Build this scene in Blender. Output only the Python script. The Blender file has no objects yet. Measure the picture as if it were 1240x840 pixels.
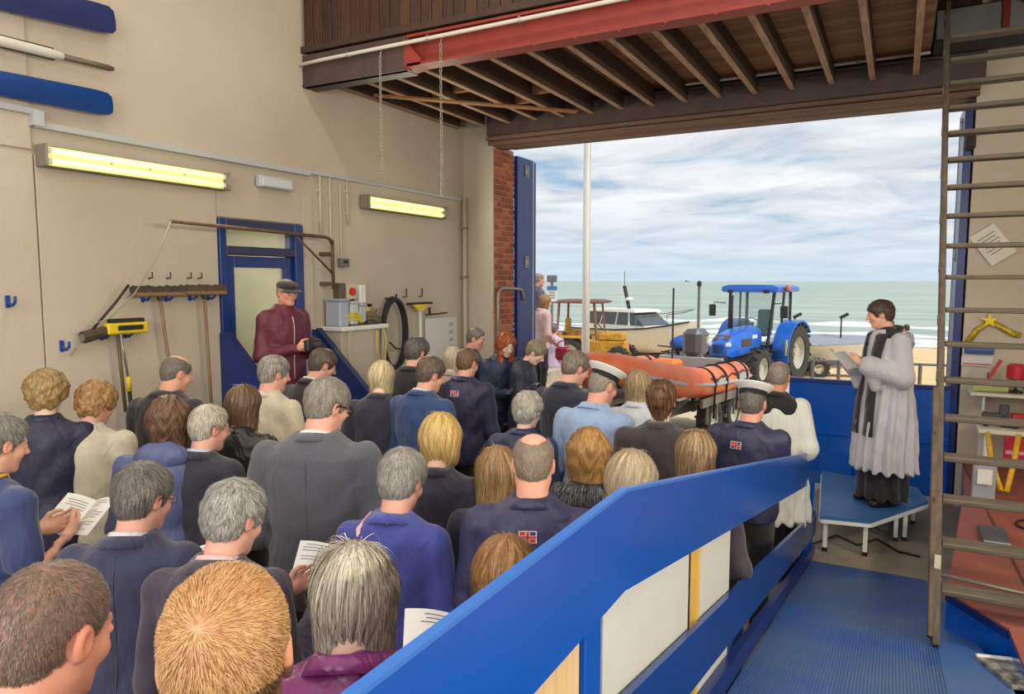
import bpy, math, random
import numpy as np
from math import sin, cos, pi, radians as RAD
from mathutils import Vector, Matrix
rng = np.random.default_rng(7); random.seed(7)
scn = bpy.context.scene
COL = scn.collection

# ------------------------------------------------------------------ camera
# metres; +Y runs down the hall to the sea, +X along the big doorway, floor at z = 0
F_PX, CAM_H = 870.0, 2.25
YAW = math.atan(470 / math.hypot(F_PX, 80)); PITCH = math.atan(80 / F_PX)
FW = np.array([-sin(YAW)*cos(PITCH), cos(YAW)*cos(PITCH), -sin(PITCH)])
RT = np.array([cos(YAW), sin(YAW), 0.0]); UP = np.cross(RT, FW)
CAMP = np.array([0, 0, CAM_H])
cd = bpy.data.cameras.new('camera'); cam = bpy.data.objects.new('camera', cd); COL.objects.link(cam)
cd.sensor_width = 36; cd.lens = 36*F_PX/1240; cd.clip_end = 8000; cd.clip_start = .05
cam.location = CAMP; cam.rotation_euler = (pi/2 - PITCH, 0, YAW)
scn.camera = cam
def ray(px, py): return FW + RT*(px-620)/F_PX + UP*(420-py)/F_PX
def onx(px, py, x): d = ray(px, py); return CAMP + d*(x/d[0])
def ony(px, py, y): d = ray(px, py); return CAMP + d*(y/d[1])
def onz(px, py, z): d = ray(px, py); return CAMP + d*((z-CAM_H)/d[2])

# ------------------------------------------------------------------ colour management, world, lights
vs = scn.view_settings
vs.view_transform = 'Standard'; vs.look = 'None'; vs.gamma = 1; vs.use_curve_mapping = False; vs.exposure = 0.0

def lin(c):
    c = c/255.0
    return c/12.92 if c <= .04045 else ((c+.055)/1.055)**2.4
def rgb(r, g, b): return (lin(r), lin(g), lin(b), 1.0)

wd = bpy.data.worlds.new('sky'); scn.world = wd; wd.use_nodes = True
def build_world():
    nt = wd.node_tree; nt.nodes.clear(); N = nt.nodes.new; L = nt.links.new
    out = N('ShaderNodeOutputWorld'); bg = N('ShaderNodeBackground'); L(bg.outputs[0], out.inputs[0])
    tc = N('ShaderNodeTexCoord'); sep = N('ShaderNodeSeparateXYZ'); L(tc.outputs['Generated'], sep.inputs[0])
    def M(op, a, b=None, c=None):
        m = N('ShaderNodeMath'); m.operation = op
        for i, v in enumerate((a, b, c)):
            if v is None: continue
            if isinstance(v, (int, float)): m.inputs[i].default_value = v
            else: L(v, m.inputs[i])
        return m.outputs[0]
    z = M('MAXIMUM', sep.outputs[2], 0.0)
    zz = M('ADD', z, 0.10)
    cx = M('DIVIDE', sep.outputs[0], zz); cy = M('DIVIDE', sep.outputs[1], zz)
    comb = N('ShaderNodeCombineXYZ'); L(cx, comb.inputs[0]); L(cy, comb.inputs[1])
    n1 = N('ShaderNodeTexNoise'); n1.inputs['Scale'].default_value = 1.05; n1.inputs['Detail'].default_value = 9; n1.inputs['Roughness'].default_value = .60
    n1.inputs['Distortion'].default_value = .5
    mp = N('ShaderNodeMapping'); L(comb.outputs[0], mp.inputs[0]); mp.inputs['Scale'].default_value = (1, 1.1, 1); mp.inputs['Location'].default_value = (3.1, 5.3, 0)
    mp.inputs['Rotation'].default_value = (0, 0, .5)
    L(mp.outputs[0], n1.inputs[0])
    ramp = N('ShaderNodeValToRGB'); L(n1.outputs[0], ramp.inputs[0])
    e = ramp.color_ramp.elements
    e[0].position = .26; e[0].color = rgb(150, 190, 222); e[1].position = .58; e[1].color = rgb(247, 248, 250)
    a = e.new(.36); a.color = rgb(178, 203, 225); b = e.new(.43); b.color = rgb(212, 222, 232); c = e.new(.50); c.color = rgb(230, 235, 240)
    # a second, softer noise gives the cloud bases their grey
    n2 = N('ShaderNodeTexNoise'); n2.inputs['Scale'].default_value = 1.5; n2.inputs['Detail'].default_value = 6; L(mp.outputs[0], n2.inputs[0])
    r2 = N('ShaderNodeValToRGB'); L(n2.outputs[0], r2.inputs[0]); r2.color_ramp.elements[0].position = .38; r2.color_ramp.elements[0].color = (.80, .82, .85, 1)
    r2.color_ramp.elements[1].position = .6; r2.color_ramp.elements[1].color = (1, 1, 1, 1)
    mul = N('ShaderNodeMixRGB'); mul.blend_type = 'MULTIPLY'; mul.inputs[0].default_value = .8; L(ramp.outputs[0], mul.inputs[1]); L(r2.outputs[0], mul.inputs[2])
    # haze towards the horizon
    hz = N('ShaderNodeMapRange'); L(sep.outputs[2], hz.inputs[0]); hz.inputs[1].default_value = 0.0; hz.inputs[2].default_value = .12; hz.inputs[3].default_value = .9; hz.inputs[4].default_value = 0
    mix = N('ShaderNodeMixRGB'); L(hz.outputs[0], mix.inputs[0]); L(mul.outputs[0], mix.inputs[1]); mix.inputs[2].default_value = rgb(200, 219, 234)
    L(mix.outputs[0], bg.inputs[0]); bg.inputs[1].default_value = WORLD_STRENGTH
WORLD_STRENGTH = 1.06
build_world()

sd = bpy.data.lights.new('sun', 'SUN'); sd.energy = 2.6; sd.angle = RAD(6); sd.color = (1, .95, .86)
sun = bpy.data.objects.new('sun', sd); COL.objects.link(sun)
sun.rotation_euler = (RAD(9), RAD(40), 0)      # high, off to the right along the shore
def area(name, loc, rot, sx, sy, power, color=(1, .95, .86)):
    l = bpy.data.lights.new(name, 'AREA'); l.shape = 'RECTANGLE'; l.size = sx; l.size_y = sy; l.energy = power; l.color = color
    o = bpy.data.objects.new(name, l); COL.objects.link(o); o.location = loc; o.rotation_euler = rot
    return o
# unseen ceiling lamps added to brighten the hall (fixtures are built with the ceiling)
CEIL_Z = 6.6
FILL_LAMPS = [(-4.0, -2.2), (-1.2, -2.2), (1.6, -2.2), (-4.0, .6), (-1.2, .6), (1.6, .6), (-4.0, 3.4), (-1.2, 3.4), (1.6, 3.4)]
for (x, y) in FILL_LAMPS:
    area('ceiling_fill_light', (x, y, CEIL_Z-.22), (0, 0, 0), 1.5, .3, 24, (1, .95, .88))
# added fill lamp behind the camera, floating inside the landward window
area('rear_fill_light', (-1.0, -3.7, 3.4), (RAD(78), 0, 0), 5.2, 2.4, 250, (1, .97, .92))
# ------------------------------------------------------------------ materials
MATS = {}
def mat(name, col, rough=.6, metal=0.0, var=.0, vscale=6.0, bump=0.0, bscale=60.0, col2=None, coat=0.0, emit=None, estr=0.0, stretch=(1, 1, 1), spec=.5, detail=4.0, alpha=None, trans=0.0):
    if name in MATS: return MATS[name]
    m = bpy.data.materials.new(name); MATS[name] = m; m.use_nodes = True
    nt = m.node_tree; b = nt.nodes['Principled BSDF']
    c = rgb(*col) if len(col) == 3 else col
    b.inputs['Base Color'].default_value = c; b.inputs['Roughness'].default_value = rough; b.inputs['Metallic'].default_value = metal
    b.inputs['Specular IOR Level'].default_value = spec
    if coat: b.inputs['Coat Weight'].default_value = coat; b.inputs['Coat Roughness'].default_value = .15
    if trans: b.inputs['Transmission Weight'].default_value = trans
    if alpha is not None: b.inputs['Alpha'].default_value = alpha
    if emit: b.inputs['Emission Color'].default_value = rgb(*emit); b.inputs['Emission Strength'].default_value = estr
    if var or bump or col2:
        tc = nt.nodes.new('ShaderNodeTexCoord'); mp = nt.nodes.new('ShaderNodeMapping'); nt.links.new(tc.outputs['Object'], mp.inputs[0]); mp.inputs['Scale'].default_value = stretch
    if var or col2:
        n = nt.nodes.new('ShaderNodeTexNoise'); n.inputs['Scale'].default_value = vscale; n.inputs['Detail'].default_value = detail; n.inputs['Roughness'].default_value = .6
        nt.links.new(mp.outputs[0], n.inputs[0])
        r = nt.nodes.new('ShaderNodeValToRGB'); nt.links.new(n.outputs[0], r.inputs[0])
        d = rgb(*col2) if col2 else tuple(c[i]*(1-var) for i in range(3))+(1,)
        u = c if col2 else tuple(min(1, c[i]*(1+var*.6)) for i in range(3))+(1,)
        r.color_ramp.elements[0].position = .34; r.color_ramp.elements[0].color = d; r.color_ramp.elements[1].position = .66; r.color_ramp.elements[1].color = u
        nt.links.new(r.outputs[0], b.inputs['Base Color'])
    if bump:
        n2 = nt.nodes.new('ShaderNodeTexNoise'); n2.inputs['Scale'].default_value = bscale; n2.inputs['Detail'].default_value = 3; nt.links.new(mp.outputs[0], n2.inputs[0])
        bp = nt.nodes.new('ShaderNodeBump'); bp.inputs['Strength'].default_value = bump; bp.inputs['Distance'].default_value = .01
        nt.links.new(n2.outputs[0], bp.inputs['Height']); nt.links.new(bp.outputs[0], b.inputs['Normal'])
    return m
def attr_mat(name, rough, spec=.5, sss=0.0, bump=0.0, bscale=300, sheen=0.0):
    m = bpy.data.materials.new(name); m.use_nodes = True; nt = m.node_tree; b = nt.nodes['Principled BSDF']
    a = nt.nodes.new('ShaderNodeAttribute'); a.attribute_name = 'Col'; nt.links.new(a.outputs['Color'], b.inputs['Base Color'])
    b.inputs['Roughness'].default_value = rough; b.inputs['Specular IOR Level'].default_value = spec
    if bump:
        n2 = nt.nodes.new('ShaderNodeTexNoise'); n2.inputs['Scale'].default_value = bscale
        bp = nt.nodes.new('ShaderNodeBump'); bp.inputs['Strength'].default_value = bump; bp.inputs['Distance'].default_value = .004
        nt.links.new(n2.outputs[0], bp.inputs['Height']); nt.links.new(bp.outputs[0], b.inputs['Normal'])
    MATS[name] = m; return m
SKIN = attr_mat('skin', .5, .35, bump=.12); HAIR = attr_mat('hair', .42, .4)

# ------------------------------------------------------------------ object helpers
def link(name, me, m=None, parent=None):
    o = bpy.data.objects.new(name, me); COL.objects.link(o)
    if m is not None and me is not None and not me.materials: me.materials.append(m)
    if parent is not None: o.parent = parent
    return o
def tag(o, label=None, cat=None, group=None, kind=None):
    if label: o['label'] = label
    if cat: o['category'] = cat
    if group: o['group'] = group
    if kind: o['kind'] = kind
    return o
def empty(name, loc=(0, 0, 0), rz=0.0):
    o = bpy.data.objects.new(name, None); COL.objects.link(o); o.location = loc; o.rotation_euler = (0, 0, rz); o.empty_display_size = .1
    return o
def copy_tree(o, parent=None):
    c = o.copy(); COL.objects.link(c); c.parent = parent
    for ch in o.children: copy_tree(ch, c)
    return c
class MB:
    """collects shapes, builds ONE mesh object"""
    def __init__(s): s.v = []; s.f = []
    def add(s, vs_, fs):
        n = len(s.v); s.v += [tuple(map(float, p)) for p in vs_]; s.f += [tuple(i+n for i in f) for f in fs]; return s
    def box(s, c, size, rot=None, bev=0.0):
        hx, hy, hz = size[0]/2, size[1]/2, size[2]/2
        if bev <= 0:
            P = [(sx*hx, sy*hy, sz*hz) for sx in (-1, 1) for sy in (-1, 1) for sz in (-1, 1)]
            Fc = [(0, 1, 3, 2), (4, 6, 7, 5), (0, 4, 5, 1), (2, 3, 7, 6), (0, 2, 6, 4), (1, 5, 7, 3)]
        else:
            b = min(bev, hx*.98, hy*.98, hz*.98); P = []; idx = {}
            for sx in (-1, 1):
                for sy in (-1, 1):
                    for sz in (-1, 1):
                        for ax in range(3):
                            idx[(sx, sy, sz, ax)] = len(P)
                            q = [sx*(hx-b), sy*(hy-b), sz*(hz-b)]; q[ax] = (sx*hx, sy*hy, sz*hz)[ax]; P.append(tuple(q))
            Fc = []
            def key(ax, s_, u, w):
                k = [0, 0, 0]; a1, a2 = [(1, 2), (0, 2), (0, 1)][ax]; k[ax] = s_; k[a1] = u; k[a2] = w; return tuple(k)
            for ax in range(3):
                for s_ in (-1, 1):
                    Fc.append([idx[key(ax, s_, u, w)+(ax,)] for u, w in ((-1, -1), (1, -1), (1, 1), (-1, 1))])
            for ax in range(3):
                a1, a2 = [(1, 2), (0, 2), (0, 1)][ax]
                for u in (-1, 1):
                    for w in (-1, 1):
                        def kk(t): k = [0, 0, 0]; k[ax] = t; k[a1] = u; k[a2] = w; return tuple(k)
                        Fc.append([idx[kk(-1)+(a1,)], idx[kk(1)+(a1,)], idx[kk(1)+(a2,)], idx[kk(-1)+(a2,)]])
            for sx in (-1, 1):
                for sy in (-1, 1):
                    for sz in (-1, 1): Fc.append([idx[(sx, sy, sz, a)] for a in range(3)])
        if rot is not None: R = rot if isinstance(rot, Matrix) else Matrix.Rotation(rot, 3, 'Z'); P = [R @ Vector(p) for p in P]
        return s.add([(p[0]+c[0], p[1]+c[1], p[2]+c[2]) for p in P], Fc)
    def span(s, a, b, bev=0.0):
        return s.box([(a[i]+b[i])/2 for i in range(3)], [abs(b[i]-a[i]) for i in range(3)], bev=bev)
    def bar(s, p0, p1, w, h, up=(0, 0, 1), bev=0.0):
        p0, p1 = Vector(p0), Vector(p1); d = p1-p0; L = d.length; y = d/L; u = Vector(up)
        x = y.cross(u)
        if x.length < 1e-5: x = y.cross(Vector((1, 0, 0)))
        x.normalize(); z = x.cross(y)
        R = Matrix((x, y, z)).transposed()
        return s.box((p0+p1)/2, (w, L, h), R, bev)
    def tube(s, pts, r, n=8, cap=True, closed=False):
        pts = [Vector(p) for p in pts]; m = len(pts); rs = r if isinstance(r, (list, tuple)) else [r]*m
        vs_ = []; fs = []; prev = None
        for i, p in enumerate(pts):
            if closed: t = pts[(i+1) % m]-pts[i-1]
            else: t = (pts[min(i+1, m-1)]-pts[max(i-1, 0)])
            t.normalize()
            if prev is None:
                u = Vector((0, 0, 1)) if abs(t.z) < .9 else Vector((1, 0, 0))
                a = t.cross(u).normalized()
            else:
                a = prev - t*prev.dot(t)
                a = a.normalized() if a.length > 1e-6 else t.orthogonal().normalized()
            prev = a; b = t.cross(a)
            for k in range(n):
                an = 2*pi*k/n; vs_.append(p+(a*cos(an)+b*sin(an))*rs[i])
        rng_ = m if closed else m-1
        for i in range(rng_):
            j = (i+1) % m
            for k in range(n): fs.append((i*n+k, i*n+(k+1) % n, j*n+(k+1) % n, j*n+k))
        if cap and not closed: fs.append(tuple(range(n-1, -1, -1))); fs.append(tuple((m-1)*n+k for k in range(n)))
        return s.add(vs_, fs)
    def lathe(s, prof, c=(0, 0, 0), axis='z', n=16, rot=None, cap=True):
        vs_ = []; fs = []
        for (r, h) in prof:
            for k in range(n):
                a = 2*pi*k/n; p = {'z': (r*cos(a), r*sin(a), h), 'y': (r*cos(a), h, r*sin(a)), 'x': (h, r*cos(a), r*sin(a))}[axis]
                p = Vector(p)
                if rot is not None: p = rot @ p
                vs_.append((p[0]+c[0], p[1]+c[1], p[2]+c[2]))
        for i in range(len(prof)-1):
            for k in range(n): fs.append((i*n+k, i*n+(k+1) % n, (i+1)*n+(k+1) % n, (i+1)*n+k))
        if cap: fs.append(tuple(range(n-1, -1, -1))); fs.append(tuple((len(prof)-1)*n+k for k in range(n)))
        return s.add(vs_, fs)
    def prism(s, poly, axis, a, b):
        """poly: 2-D outline in the other two axes (in xyz order), extruded from a to b along axis"""
        n = len(poly); vs_ = []
        for h in (a, b):
            for (u, w) in poly: vs_.append({'x': (h, u, w), 'y': (u, h, w), 'z': (u, w, h)}[axis])
        fs = [tuple(range(n)), tuple(range(2*n-1, n-1, -1))]+[(i, i+n, (i+1) % n+n, (i+1) % n) for i in range(n)]
        return s.add(vs_, fs)
    def loft(s, rings, cap=True, closed=True):
        n = len(rings[0]); vs_ = [p for r in rings for p in r]; fs = []
        for i in range(len(rings)-1):
            for k in range(n if closed else n-1): fs.append((i*n+k, i*n+(k+1) % n, (i+1)*n+(k+1) % n, (i+1)*n+k))
        if cap and closed: fs.append(tuple(range(n-1, -1, -1))); fs.append(tuple((len(rings)-1)*n+k for k in range(n)))
        return s.add(vs_, fs)
    def mesh(s, name, smooth=False):
        me = bpy.data.meshes.new(name); me.from_pydata(s.v, [], s.f)
        import bmesh as bm_; b = bm_.new(); b.from_mesh(me); bm_.ops.recalc_face_normals(b, faces=b.faces); b.to_mesh(me); b.free()
        if smooth: me.shade_smooth(); 
        if smooth and smooth != True: me.set_sharp_from_angle(angle=RAD(smooth))
        return me
    def build(s, name, m, parent=None, smooth=False, origin=None):
        if origin is not None: s.v = [(p[0]-origin[0], p[1]-origin[1], p[2]-origin[2]) for p in s.v]
        o = link(name, s.mesh(name, smooth), m, parent)
        if origin is not None: o.location = origin
        return o
def struct(name, mb, m, parent=None, smooth=False):
    o = mb.build(name, m, parent, smooth)
    if parent is None: o['kind'] = 'structure'
    return o
def arc(c, r, a0, a1, n, plane='xz'):
    out = []
    for i in range(n+1):
        a = a0+(a1-a0)*i/n; u, w = r*cos(a), r*sin(a)
        out.append({'xz': (c[0]+u, c[1], c[2]+w), 'yz': (c[0], c[1]+u, c[2]+w), 'xy': (c[0]+u, c[1]+w, c[2])}[plane])
    return out
def text_mesh(txt, size, depth=.002):
    cu = bpy.data.curves.new('text', 'FONT'); cu.body = txt; cu.size = size; cu.extrude = depth; cu.align_x = 'CENTER'; cu.align_y = 'CENTER'
    t = bpy.data.objects.new('text', cu); COL.objects.link(t)
    dg = bpy.context.evaluated_depsgraph_get(); me = bpy.data.meshes.new_from_object(t.evaluated_get(dg))
    bpy.data.objects.remove(t); bpy.data.curves.remove(cu); me.materials.clear(); return me
# ------------------------------------------------------------------ signed-distance modelling for bodies, clothes, hair
def A3(*p): return np.array(p, float)
def nrm(q): return np.sqrt((q*q).sum(-1))
def ell(P, c, r):
    q = P-np.asarray(c, float); r = np.asarray(r, float); k0 = nrm(q/r); k1 = nrm(q/(r*r)); return k0*(k0-1)/np.maximum(k1, 1e-6)
def rcone(P, a, b, ra, rb):
    a = np.asarray(a, float); b = np.asarray(b, float); ab = b-a; t = np.clip(((P-a)@ab)/max(ab@ab, 1e-9), 0, 1)
    return nrm(P-(a+t[:, None]*ab))-(ra+(rb-ra)*t)
def smin(a, b, k):
    h = np.clip(.5+.5*(b-a)/k, 0, 1); return b+(a-b)*h-k*h*(1-h)
def smax(a, b, k): return -smin(-a, -b, k)
def sstep(a, b, x):
    t = np.clip((x-a)/(b-a), 0, 1); return t*t*(3-2*t)
def column(P, zs, a, b, cy, cx=None, e=2.0):
    z = P[:, 2]; A = np.interp(z, zs, a); B = np.interp(z, zs, b); CY = np.interp(z, zs, cy); X = P[:, 0]-(np.interp(z, zs, cx) if cx is not None else 0)
    q = (np.abs(X/A)**e+np.abs((P[:, 1]-CY)/B)**e)**(1/e)
    d = (q-1)*np.minimum(A, B)
    return np.maximum(d, np.maximum(z-zs[-1], zs[0]-z))
def wob(P, s, seed=0.0):
    x, y, z = P[:, 0]*s, P[:, 1]*s, P[:, 2]*s
    return (np.sin(x*1.7+2.1*np.sin(y*1.3+seed)+seed*3)+np.sin(y*2.1+1.7*np.sin(z*1.1+seed*2))+np.sin(z*1.9+1.9*np.sin(x*1.5+seed)))/3
def surface_nets(f, lo, hi, h, newton=1):
    lo = np.asarray(lo, float); hi = np.asarray(hi, float); n = np.maximum(np.ceil((hi-lo)/h).astype(int)+1, 4)
    ax = [lo[i]+h*np.arange(n[i]) for i in range(3)]
    G = np.stack(np.meshgrid(*ax, indexing='ij'), -1).reshape(-1, 3)
    V = f(G).reshape(n)
    S = V < 0
    cs = [S[i:n[0]-1+i, j:n[1]-1+j, k:n[2]-1+k] for i in (0, 1) for j in (0, 1) for k in (0, 1)]
    cnt = sum(c.astype(np.int8) for c in cs); act = (cnt > 0) & (cnt < 8)
    idx = -np.ones(act.shape, int); na = int(act.sum()); idx[act] = np.arange(na)
    cell = np.argwhere(act)
    acc = np.zeros((na, 3)); num = np.zeros(na)
    co = [(0, 0, 0), (1, 0, 0), (0, 1, 0), (0, 0, 1), (1, 1, 0), (1, 0, 1), (0, 1, 1), (1, 1, 1)]
    for i in range(8):
        for j in range(i+1, 8):
            if sum(abs(co[i][k]-co[j][k]) for k in range(3)) != 1: continue
            pa = cell+co[i]; pb = cell+co[j]; va = V[pa[:, 0], pa[:, 1], pa[:, 2]]; vb = V[pb[:, 0], pb[:, 1], pb[:, 2]]
            m = (va < 0) != (vb < 0); t = np.where(m, va/np.where(np.abs(va-vb) < 1e-12, 1, va-vb), 0)[:, None]
            acc += np.where(m[:, None], pa+(pb-pa)*t, 0); num += m
    verts = lo+h*(acc/num[:, None])
    quads = []
    for a in range(3):
        b, c = (a+1) % 3, (a+2) % 3
        sl0 = [slice(None)]*3; sl1 = [slice(None)]*3; sl0[a] = slice(0, n[a]-1); sl1[a] = slice(1, n[a])
        s0 = S[tuple(sl0)]; s1 = S[tuple(sl1)]; e = np.argwhere(s0 != s1)
        e = e[(e[:, b] > 0) & (e[:, c] > 0) & (e[:, b] < n[b]-1) & (e[:, c] < n[c]-1)]
        if not len(e): continue
        flip = s0[e[:, 0], e[:, 1], e[:, 2]]
        q = []
        for db, dc in ((-1, -1), (0, -1), (0, 0), (-1, 0)):
            k = e.copy(); k[:, b] += db; k[:, c] += dc; q.append(idx[k[:, 0], k[:, 1], k[:, 2]])
        q = np.stack(q, 1); q = np.where(flip[:, None], q, q[:, ::-1]); quads.append(q[(q >= 0).all(1)])
    quads = np.concatenate(quads)
    for _ in range(newton):
        d, g = grad(f, verts, h*.25); verts = verts-np.clip(d, -h, h)[:, None]*g*.9
    return verts, quads
def grad(f, P, e=.002):
    d = f(P); g = np.stack([f(P+np.eye(3)[i]*e)-f(P-np.eye(3)[i]*e) for i in range(3)], 1)
    L = np.maximum(nrm(g), 1e-9); return d/np.maximum(L/(2*e), .3), g/L[:, None]
def np_mesh(name, parts, smooth=True):
    """parts: list of (verts, quads, colour array or None)"""
    off = 0; V = []; Q = []; C = []
    for v, q, c in parts:
        V.append(v); Q.append(q+off); off += len(v)
        C.append(np.broadcast_to(np.asarray(c if c is not None else (.8, .8, .8), float), (len(v), 3)))
    V = np.concatenate(V); Q = np.concatenate(Q); C = np.concatenate(C)
    me = bpy.data.meshes.new(name); me.vertices.add(len(V)); me.vertices.foreach_set('co', V.astype(np.float32).ravel())
    me.loops.add(Q.size); me.loops.foreach_set('vertex_index', Q.astype(np.int32).ravel())
    me.polygons.add(len(Q)); me.polygons.foreach_set('loop_start', np.arange(0, Q.size, 4, dtype=np.int32))
    at_ = me.color_attributes.new('Col', 'FLOAT_COLOR', 'POINT')
    at_.data.foreach_set('color', np.concatenate([C, np.ones((len(C), 1))], 1).astype(np.float32).ravel())
    me.update(calc_edges=True); me.validate()
    if smooth: me.shade_smooth()
    return me
def rotx(a): return np.array([[1, 0, 0], [0, cos(a), -sin(a)], [0, sin(a), cos(a)]])
def roty(a): return np.array([[cos(a), 0, sin(a)], [0, 1, 0], [-sin(a), 0, cos(a)]])
def rotz(a): return np.array([[cos(a), -sin(a), 0], [sin(a), cos(a), 0], [0, 0, 1]])
def linc(c): return np.array([lin(x) for x in c])
# ------------------------------------------------------------------ the hall
XL, YF, XR, YB = -5.2, 8.3, 3.4, -4.2
def plaster():
    m = bpy.data.materials.new('cream_render'); m.use_nodes = True; nt = m.node_tree; b = nt.nodes['Principled BSDF']; N = nt.nodes.new; L = nt.links.new
    tc = N('ShaderNodeTexCoord')
    n1 = N('ShaderNodeTexNoise'); n1.inputs['Scale'].default_value = .55; n1.inputs['Detail'].default_value = 7; L(tc.outputs['Object'], n1.inputs[0])
    r1 = N('ShaderNodeValToRGB'); L(n1.outputs[0], r1.inputs[0]); r1.color_ramp.elements[0].position = .33; r1.color_ramp.elements[0].color = rgb(184, 172, 157); r1.color_ramp.elements[1].position = .62; r1.color_ramp.elements[1].color = rgb(199, 188, 174)
    n2 = N('ShaderNodeTexNoise'); n2.inputs['Scale'].default_value = 3.1; n2.inputs['Detail'].default_value = 10; n2.inputs['Roughness'].default_value = .72; L(tc.outputs['Object'], n2.inputs[0])
    r2 = N('ShaderNodeValToRGB'); L(n2.outputs[0], r2.inputs[0]); r2.color_ramp.elements[0].position = .66; r2.color_ramp.elements[0].color = (0, 0, 0, 1); r2.color_ramp.elements[1].position = .80; r2.color_ramp.elements[1].color = (.5, .5, .5, 1)
    mx = N('ShaderNodeMixRGB'); L(r2.outputs[0], mx.inputs[0]); L(r1.outputs[0], mx.inputs[1]); mx.inputs[2].default_value = rgb(150, 140, 122); L(mx.outputs[0], b.inputs['Base Color'])
    n3 = N('ShaderNodeTexNoise'); n3.inputs['Scale'].default_value = 24; n3.inputs['Detail'].default_value = 6; L(tc.outputs['Object'], n3.inputs[0])
    bp = N('ShaderNodeBump'); bp.inputs['Strength'].default_value = .25; bp.inputs['Distance'].default_value = .01; L(n3.outputs[0], bp.inputs['Height']); L(bp.outputs[0], b.inputs['Normal'])
    b.inputs['Roughness'].default_value = .78; return m
CREAM = plaster()
BLUE = mat('gloss_blue_paint', (6, 84, 190), .22, var=.06, vscale=1.5, bump=.02, bscale=5, coat=.3)
NAVY_P = mat('deep_blue_paint', (24, 46, 118), .32, var=.15, vscale=4, bump=.06, bscale=20)
CONC = mat('concrete', (150, 140, 122), .85, var=.2, vscale=2.5, bump=.25, bscale=40)
GREY_P = mat('grey_trunking', (184, 186, 192), .45)
WHITE_P = mat('white_plastic', (228, 228, 224), .4, var=.03)
DARKST = mat('dark_steel', (62, 56, 56), .5, .5, var=.2)
GALV = mat('galvanised', (150, 146, 138), .42, .6, var=.2, vscale=15)
BLACK = mat('black_rubber', (30, 30, 32), .6, var=.1)
# floor
struct('floor', MB().span((XL-.02, YB, -.12), (XR, YF+.62, 0)), CONC)
# left wall with doorway
DY0, DY1, DZ0, DZ1 = 4.29, 5.28, .50, 2.79
m = MB(); t = .30
m.span((XL-t, YB, -.1), (XL, DY0, CEIL_Z)); m.span((XL-t, DY1, -.1), (XL, YF+.6, CEIL_Z)); m.span((XL-t, DY0, DZ1), (XL, DY1, CEIL_Z)); m.span((XL-t, DY0, -.1), (XL, DY1, DZ0))
wl_ = struct('wall_left', m, CREAM)
# boarded lining of the lower wall, joint where two boards meet
def lining(y0, y1, z0, z1): MB().span((XL, y0, z0), (XL+.025, y1, z1), .004).build('lining_board', CREAM, wl_)
lining(YB, 2.815, 0, 3.10); lining(2.825, DY0-.005, 0, 3.10); lining(DY0, DY1, DZ1+.01, 3.10); lining(DY1+.005, 5.42, 0, 3.10)
for (z0, z1, y1) in ((3.13, 6.5, 2.815),): MB().span((XL, YB, z0), (XL+.02, y1, z1), .004).build('lining_board', CREAM, wl_)
# room seen through the door glass
m = MB(); m.span((-8.0, 3.4, .45), (XL-t, 6.4, .50)); m.span((-8.0, 3.4, 3.2), (XL-t, 6.4, 3.25)); m.span((-8.1, 3.4, .45), (-8.0, 6.4, 3.25)); m.span((-8.0, 3.3, .45), (XL-t, 3.4, 3.25)); m.span((-8, 6.4, .45), (XL-t, 6.5, 3.25))
struct('wall_lobby', m, mat('lobby_cream', (214, 208, 176), .8))
struct('lobby_dark_board', MB().span((-7.0, 5.05, .5), (-6.95, 5.9, 2.6), .01), mat('lobby_board_dark', (58, 64, 82), .5))  # dark board added behind the glass to darken its right half
area('lobby_tube_light', (-6.6, 4.9, 3.12), (0, 0, 0), 1.2, .3, 36, (1, .96, .82))
# front wall: left pier, right part, wall over the doors
OX0, OX1, OZ = -4.75, .57, 4.02
m = MB(); m.span((XL, YF, 0), (OX0-.11, YF+.6, CEIL_Z)); m.span((OX0-.11, YF, 0), (OX0, YF+.03, CEIL_Z))
wf = struct('wall_front', m, CREAM)
struct('wall_front_right', MB().span((OX1, YF, 0), (XR, YF+.6, CEIL_Z)), CREAM)
struct('wall_front_upper', MB().span((OX0, YF, OZ+.02), (OX1, YF+.6, CEIL_Z)), mat('old_boards', (70, 48, 40), .8, var=.3))
# brick reveal of the left pier: real bricks with recessed mortar
mort = MB().span((OX0-.11, YF+.03, 0), (OX0-.014, YF+.6, OZ)).build('mortar', mat('mortar', (176, 160, 140), .9, bump=.3), wf)
bmats = [mat('brick_%d' % i, c, .85, var=.22, vscale=20, bump=.35, bscale=90) for i, c in enumerate(((176, 98, 70), (164, 86, 60), (186, 112, 80), (150, 82, 62)))]
bmesh_ = {}
for ln in (.215, .1025):
    for i, bm_ in enumerate(bmats):
        me = MB().box((0, 0, 0), (.10, ln, .063), bev=.005).mesh('brick'); me.materials.append(bm_); bmesh_[(ln, i)] = me
rr = random.Random(3); z = .04; c = 0
while z < OZ-.03:
    y = YF+.035; seq = (.215, .215, .1025) if c % 2 == 0 else (.1025, .215, .215)
    for ln in seq:
        o = link('brick', bmesh_[(ln, rr.randrange(4))], None, wf); o.location = (OX0-.05+rr.uniform(-.004, .003), y+ln/2, z); y += ln+.012
    z += .075; c += 1
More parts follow.
